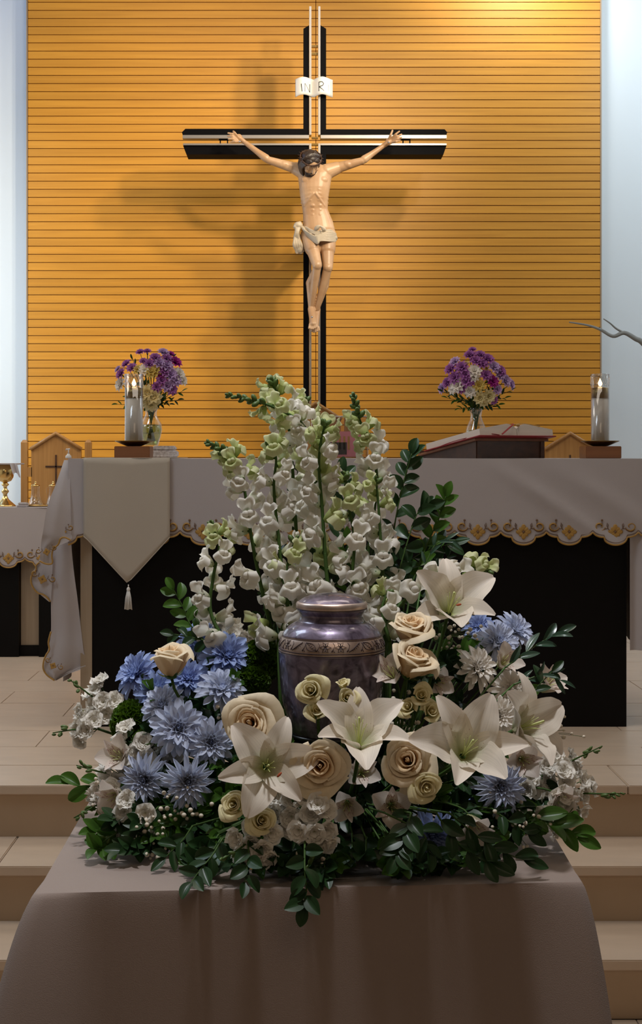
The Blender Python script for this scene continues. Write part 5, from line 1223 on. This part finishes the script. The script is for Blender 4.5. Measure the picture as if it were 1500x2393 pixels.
for lab,x,y,dr,r,off in (
 ('white chrysanthemum tilted to the lower right, below the blue pair',1110,1562,(.5,.45,.7),.043,.0),
 ('white chrysanthemum between the blue pair and the right lily',1195,1615,(.1,.55,.8),.041,.0),
 ('small white chrysanthemum resting on the large right lily',1165,1672,(.05,.3,.95),.035,-.09),
 ('half seen white chrysanthemum behind the large lily petal',1060,1690,(-.5,.4,.7),.030,.03)):
    mum(lab,x,y,dm(x,y,off),dr,r,M_whitemum,'chrysanthemum')

# alstroemeria
for lab,x,y,off,dr,ro,s in (
 ('streaked alstroemeria leaning on the lower stacked rose by the urn',925,1590,-.10,(-.4,.6,.7),.2,1.1),
 ('blush alstroemeria right of the white chrysanthemum top',1165,1558,-.01,(.4,.5,.7),.5,1.0),
 ('white alstroemeria at the outer right above the edge lily',1262,1615,.02,(.5,.6,.5),1.0,1.1),
 ('streaked alstroemeria under the right lilies',1215,1772,-.04,(.1,.1,1),.1,1.05),
 ('streaked white alstroemeria below the middle of the front row',913,1880,-.02,(.0,.15,1),1.57,1.15),
 ('small pale alstroemeria between the middle rose and the right rose',842,1808,-.02,(.1,.3,.9),.6,.95),
 ('drooping alstroemeria below and left of the small pale one',812,1872,-.01,(-.1,-.1,1),.9,.9),
 ('pale alstroemeria at the left edge above the spiky blue flower',292,1775,.0,(-.4,.4,.8),.3,1.1),
 ('lower pale alstroemeria at the left edge above the hanging buds',285,1850,.0,(-.5,-.1,.8),.8,1.0),
 ('drooping white alstroemeria at the lower right of the large lily',1095,1905,-.02,(.2,-.5,.8),.2,1.1),
 ('streaked alstroemeria at the far right above the hanging leaves',1290,1850,.0,(.4,-.3,.8),.4,1.0),
 ('single alstroemeria deep behind the lower stacked rose',1010,1590,.04,(.4,.0,.8),.4,.9)):
    alstro(lab,x,y,dm(x,y,off),dr,ro,s)

# stock
for lab,x,y,off,dr,n,sp,tip in (
 ('white stock cluster at the outermost upper left edge',232,1640,.02,(-.4,.5,.7),7,.034,(-.7,.6,.3)),
 ('small white stock cluster at the leftmost point of the arrangement',200,1700,.02,(-.6,.2,.7),4,.022,(-.9,-.1,.3)),
 ('white stock cluster below the leftmost one, beside green balls',300,1752,-.01,(-.3,.3,.9),6,.032,(.9,.3,.3)),
 ('white stock cluster at the lower left over the table edge',310,1920,-.01,(-.3,-.1,.9),7,.034,(-.8,-.5,.3)),
 ('white stock cluster at the bottom, left of the middle',596,1962,-.02,(-.1,-.1,1),7,.030,(-.7,-.3,.5)),
 ('white stock cluster right below the left lily',650,1855,-.03,(.1,.2,.95),5,.026,(.5,.7,.4)),
 ('ruffled white stock cluster below the middle rose at its left',690,1900,-.03,(.0,.1,1),5,.028,(-.2,.9,.3)),
 ('lower ruffled white stock cluster below the middle rose',740,1930,-.03,(.2,-.1,1),6,.030,(-.2,-.8,.5)),
 ('white stock spike at the right edge with green buds at its end',1335,1855,.0,(.5,.1,.8),8,.040,(.95,.05,.2)),
 ('upper white stock spike at the right edge beside the edge lily',1310,1790,.0,(.5,.5,.7),6,.032,(.75,.45,.3)),
 ('white stock between the outer left alstroemeria pair',262,1812,.0,(-.5,.2,.8),5,.028,(-.8,.3,.3)),
 ('low white stock at the left over the back of the cloth',250,1868,.02,(-.5,-.1,.8),5,.026,(-.8,-.4,.3)),
 ('white stock between the pale and the spiky blue flowers',385,1768,.05,(-.1,.4,.9),5,.028,None),
 ('lower white stock at the right edge under the budded spike',1300,1905,.02,(.5,-.3,.8),6,.032,None),
 ('white stock at the right edge between the two upper spikes',1262,1835,.03,(.3,.2,.9),6,.030,None),
 ('white stock tucked beneath the short left snapdragon',520,1480,.06,(-.1,.6,.7),5,.028,None),
 ('small white stock sprig right of the short snapdragon foot',560,1500,.10,(.2,.7,.6),3,.020,None)):
    stock(lab,x,y,dm(x,y,off-(.05 if y>1840 and 380<x<1100 else 0)),dr,n+2,sp*1.1,tip,r=.024,buds=7 if 'spike' in lab else 5)
for lab,x,y,r in (('lime green curly ball at the left behind the blue flowers',312,1690,.038),('lime green curly ball between the blue flowers and the urn',608,1545,.036),('small lime green curly ball right of the left front rose',655,1690,.022),('second green curly ball below the first left of the urn',590,1590,.030),('green curly ball low at the left under the pale blue flowers',350,1740,.030)):
    green_ball(lab,x,y,dm(x,y,.05),(-.1 if x<500 else .1,.4,.9),r)
for lab,x,y,off,sp,n in (("baby's breath cloud right of the stacked cream roses",1055,1470,.0,.050,34),("baby's breath cloud below the white blossom cluster",955,1690,.0,.034,18),("baby's breath at the lower left over the table",352,1955,.0,.040,30),("baby's breath below the spiky blue flowers at the left",415,1905,.0,.046,26),("baby's breath at the outer lower left",255,1890,.03,.034,16),("baby's breath dangling at the lower right over the table",1215,1925,.0,.042,26),("baby's breath at the right edge behind the edge lily",1290,1700,.05,.040,18),("baby's breath strand hanging under the middle of the front",740,2010,-.02,.022,10),("tiny baby's breath sprig above the left rose",480,1500,.04,.022,8),("baby's breath sprig by the left front rose",520,1670,.0,.024,9),("baby's breath twig left of the white blossom cluster",935,1640,.02,.022,8)):
    breath(lab,x,y,dm(x,y,off),sp,n)

# greenery: seen sprays
G=greenery
G('leafy spray reaching highest at the right of the snapdragons',[(900,1380,2.76),(925,1210,2.78),(945,1120,2.79),(962,1060,2.79)],13,.040,.025,M_leafd)
G('fresh green leafy spray leaning right over the altar cloth hem',[(960,1370,2.72),(995,1280,2.74),(1025,1210,2.75),(1042,1160,2.75)],12,.038,.024,M_leaf)
G('dark leafy spray between the two right hand sprays',[(915,1400,2.70),(945,1290,2.72),(975,1200,2.74),(1000,1185,2.74)],12,.038,.023,M_leafd)
G('dark leafy spray low behind the upper lily',[(930,1420,2.72),(935,1340,2.74),(990,1290,2.75),(1060,1270,2.75)],11,.038,.020,M_leafd)
G('silvery narrow leaved sprig above the right lying snapdragon',[(990,1330,2.70),(1020,1270,2.70),(1065,1262,2.69)],7,.030,.008,M_leafs,ang=.6)
G('dark leaf spray standing among the upright snapdragon stalks',[(800,1380,2.80),(802,1260,2.82),(805,1150,2.83),(803,1110,2.83)],9,.040,.022,M_leafd)
G('dark leafy spray behind the left snapdragons above the urn',[(690,1380,2.84),(690,1230,2.86),(695,1110,2.86),(690,1070,2.86)],10,.038,.020,M_leafd)
G('green leafy spray at the left of the short snapdragon',[(480,1500,2.70),(445,1460,2.71),(428,1420,2.72),(405,1378,2.72)],10,.036,.021,M_leaf)
G('small spray of leaves left of the first one, pointing left',[(490,1500,2.68),(450,1490,2.68),(405,1482,2.68)],6,.030,.018,M_leafd)
G('broad bright leaf pair sticking out at the far left',[(270,1840,2.60),(235,1838,2.60),(200,1838,2.60),(160,1832,2.60)],5,.048,.026,M_leaf,ang=.5)
G('long leafy spray hanging off to the lower right',[(1190,1880,2.50),(1250,1905,2.49),(1300,1930,2.48),(1350,1955,2.47)],8,.050,.026,M_leaf,ang=.55)
G('silvery leaf spray pointing right against the black altar',[(1180,1560,2.60),(1220,1530,2.61),(1265,1500,2.62),(1300,1482,2.62)],7,.044,.015,M_leafs,ang=.5)
G('narrow silver leaves pointing right below the silvery spray',[(1200,1600,2.58),(1240,1585,2.58),(1275,1575,2.58),(1310,1590,2.58)],7,.036,.009,M_leafs,ang=.5)
G('leafy sprig at the right end over the steps',[(1230,1640,2.56),(1260,1600,2.57),(1290,1570,2.58)],5,.034,.016,M_leafd)
G('leaves hanging over the cloth edge at the bottom centre',[(712,1970,2.30),(712,2030,2.245),(716,2080,2.235),(710,2118,2.23)],9,.036,.022,M_leafd)
G('leaves lying over the table edge at the bottom left',[(520,1960,2.34),(495,2000,2.31),(470,2030,2.29),(447,2062,2.265)],8,.036,.020,M_leafd)
G('pair of dark leaves beside the bottom left leaves',[(580,1960,2.32),(580,2010,2.29),(572,2062,2.265)],6,.036,.022,M_leafd)
G('dark leaves spread on the cloth at the lower left',[(450,1930,2.42),(430,1960,2.41),(405,1985,2.40),(385,2005,2.39)],7,.034,.017,M_leafd)
G('green leaf fan below the streaked alstroemeria',[(960,1900,2.33),(950,1940,2.31),(935,1975,2.30),(925,2000,2.29)],8,.040,.024,M_leafd)
G('second green leaf fan right of the bottom centre',[(900,1900,2.34),(985,1945,2.32),(1000,1985,2.31)],6,.040,.020,M_leafd)
G('leafy spray trailing on the cloth at the lower right',[(1050,1900,2.36),(1110,1950,2.35),(1160,1985,2.34),(1225,2010,2.34)],8,.046,.022,M_leafd,ang=.6)
G('leaf spray right of the shaded blue flower at the bottom',[(1020,1900,2.35),(1060,1960,2.34),(1110,2000,2.33),(1150,2020,2.32)],7,.044,.024,M_leafd,ang=.6)
G('leaves between the lower right flowers and the cloth corner',[(1150,1890,2.46),(1190,1920,2.45),(1235,1950,2.45)],6,.038,.020,M_leafd)
G('dark sprig at the left edge below the bright leaf pair',[(310,1850,2.56),(275,1880,2.56),(255,1905,2.56),(240,1940,2.56)],7,.028,.013,M_leafd)
G('small green bud sprig at the left edge over the cloth',[(320,1870,2.55),(270,1890,2.55),(225,1890,2.55)],6,.020,.009,M_leaf)

# filler foliage inside the mound, mostly shadowed
G('dark leaf sprig between the large pale blue flower and the spiky ones',[(430,1760,2.62),(400,1775,2.60),(365,1785,2.58)],8,.036,.022,M_leafd)
G('dark leaf sprig right of the spiky blue flowers beside the left lily',[(520,1780,2.60),(490,1790,2.58),(465,1800,2.56)],8,.036,.022,M_leafd)
R3=random.Random(21); FILL='dark leafy filler sprig in the shade between the blossoms'
for i in range(120):
    a=R3.uniform(-1.25,1.25); x=780+570*sin(a)*R3.uniform(.25,1.0); y=R3.uniform(1520,1985)
    if abs(x-780)>380 : y=max(y,1620+ .25*(abs(x-780)-380)); 
    if abs(x-780)>450: y=min(y,1900)
    if abs(x-775)<150 and y<1730: y=1740+R3.uniform(0,230)
    dd=dm(x,y,.035+R3.uniform(0,.06)); ang_=atan2(x-780,1750-y+200)
    tx,ty=x+55*sin(ang_)+R3.uniform(-15,15), y-30*cos(ang_)+R3.uniform(-10,30)
    if dd>2.3:
        zt=P(tx,ty,dd).z
        if zt<TZ+.03: ty-= (TZ+.03-zt)*F/dd
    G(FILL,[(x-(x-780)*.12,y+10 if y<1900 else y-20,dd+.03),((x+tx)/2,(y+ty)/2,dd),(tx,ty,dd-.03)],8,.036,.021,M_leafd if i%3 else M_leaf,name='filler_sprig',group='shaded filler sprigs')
for i in range(26):   # upright foliage behind the urn
    x=R3.uniform(560,1050); y=R3.uniform(1330,1500); d_=2.74+R3.uniform(0,.08)
    if abs(x-775)<110: d_=2.76+R3.uniform(0,.05)
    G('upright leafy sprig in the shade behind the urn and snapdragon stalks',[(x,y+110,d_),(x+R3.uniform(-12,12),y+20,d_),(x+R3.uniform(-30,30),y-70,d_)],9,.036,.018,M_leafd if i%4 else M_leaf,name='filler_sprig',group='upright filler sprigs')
LOW=0
for (x0,x1,y0,y1,n_,off_) in ((300,540,1800,1930,22,.07),(1000,1260,1800,1930,18,.07),(430,1130,1965,2020,30,.0),(560,1000,1830,1930,14,.08),(250,420,1880,1960,10,.02)):
    for i in range(n_):
        x=R3.uniform(x0,x1); y=R3.uniform(y0,y1); dd=max(2.30,dm(x,y,off_+R3.uniform(-.02,.02))); sx=(x-780)/600
        ex,ey=x+sx*60+R3.uniform(-25,25), y+R3.uniform(10,55)
        zt=P(ex,ey,dd-.02).z
        if zt<TZ+.02: ey-=(TZ+.02-zt)*F/dd
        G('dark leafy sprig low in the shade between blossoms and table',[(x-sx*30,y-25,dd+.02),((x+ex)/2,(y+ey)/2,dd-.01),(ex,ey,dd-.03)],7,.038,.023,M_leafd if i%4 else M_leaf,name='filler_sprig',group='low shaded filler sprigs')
# small clear plastic foot showing under the leaves
pf=thing('clear_dish','clear plastic dish rim glinting under the front leaves','dish',(BC.x-.02,2.50,TZ+.0025)); g=MB()
g.lathe([(.0001,0),(.165,0),(.19,.010),(.192,.010),(.168,-.0005+.0015)],48,caps=False); ob('dish_rim',g.mesh('cdish',M_glass),pf)
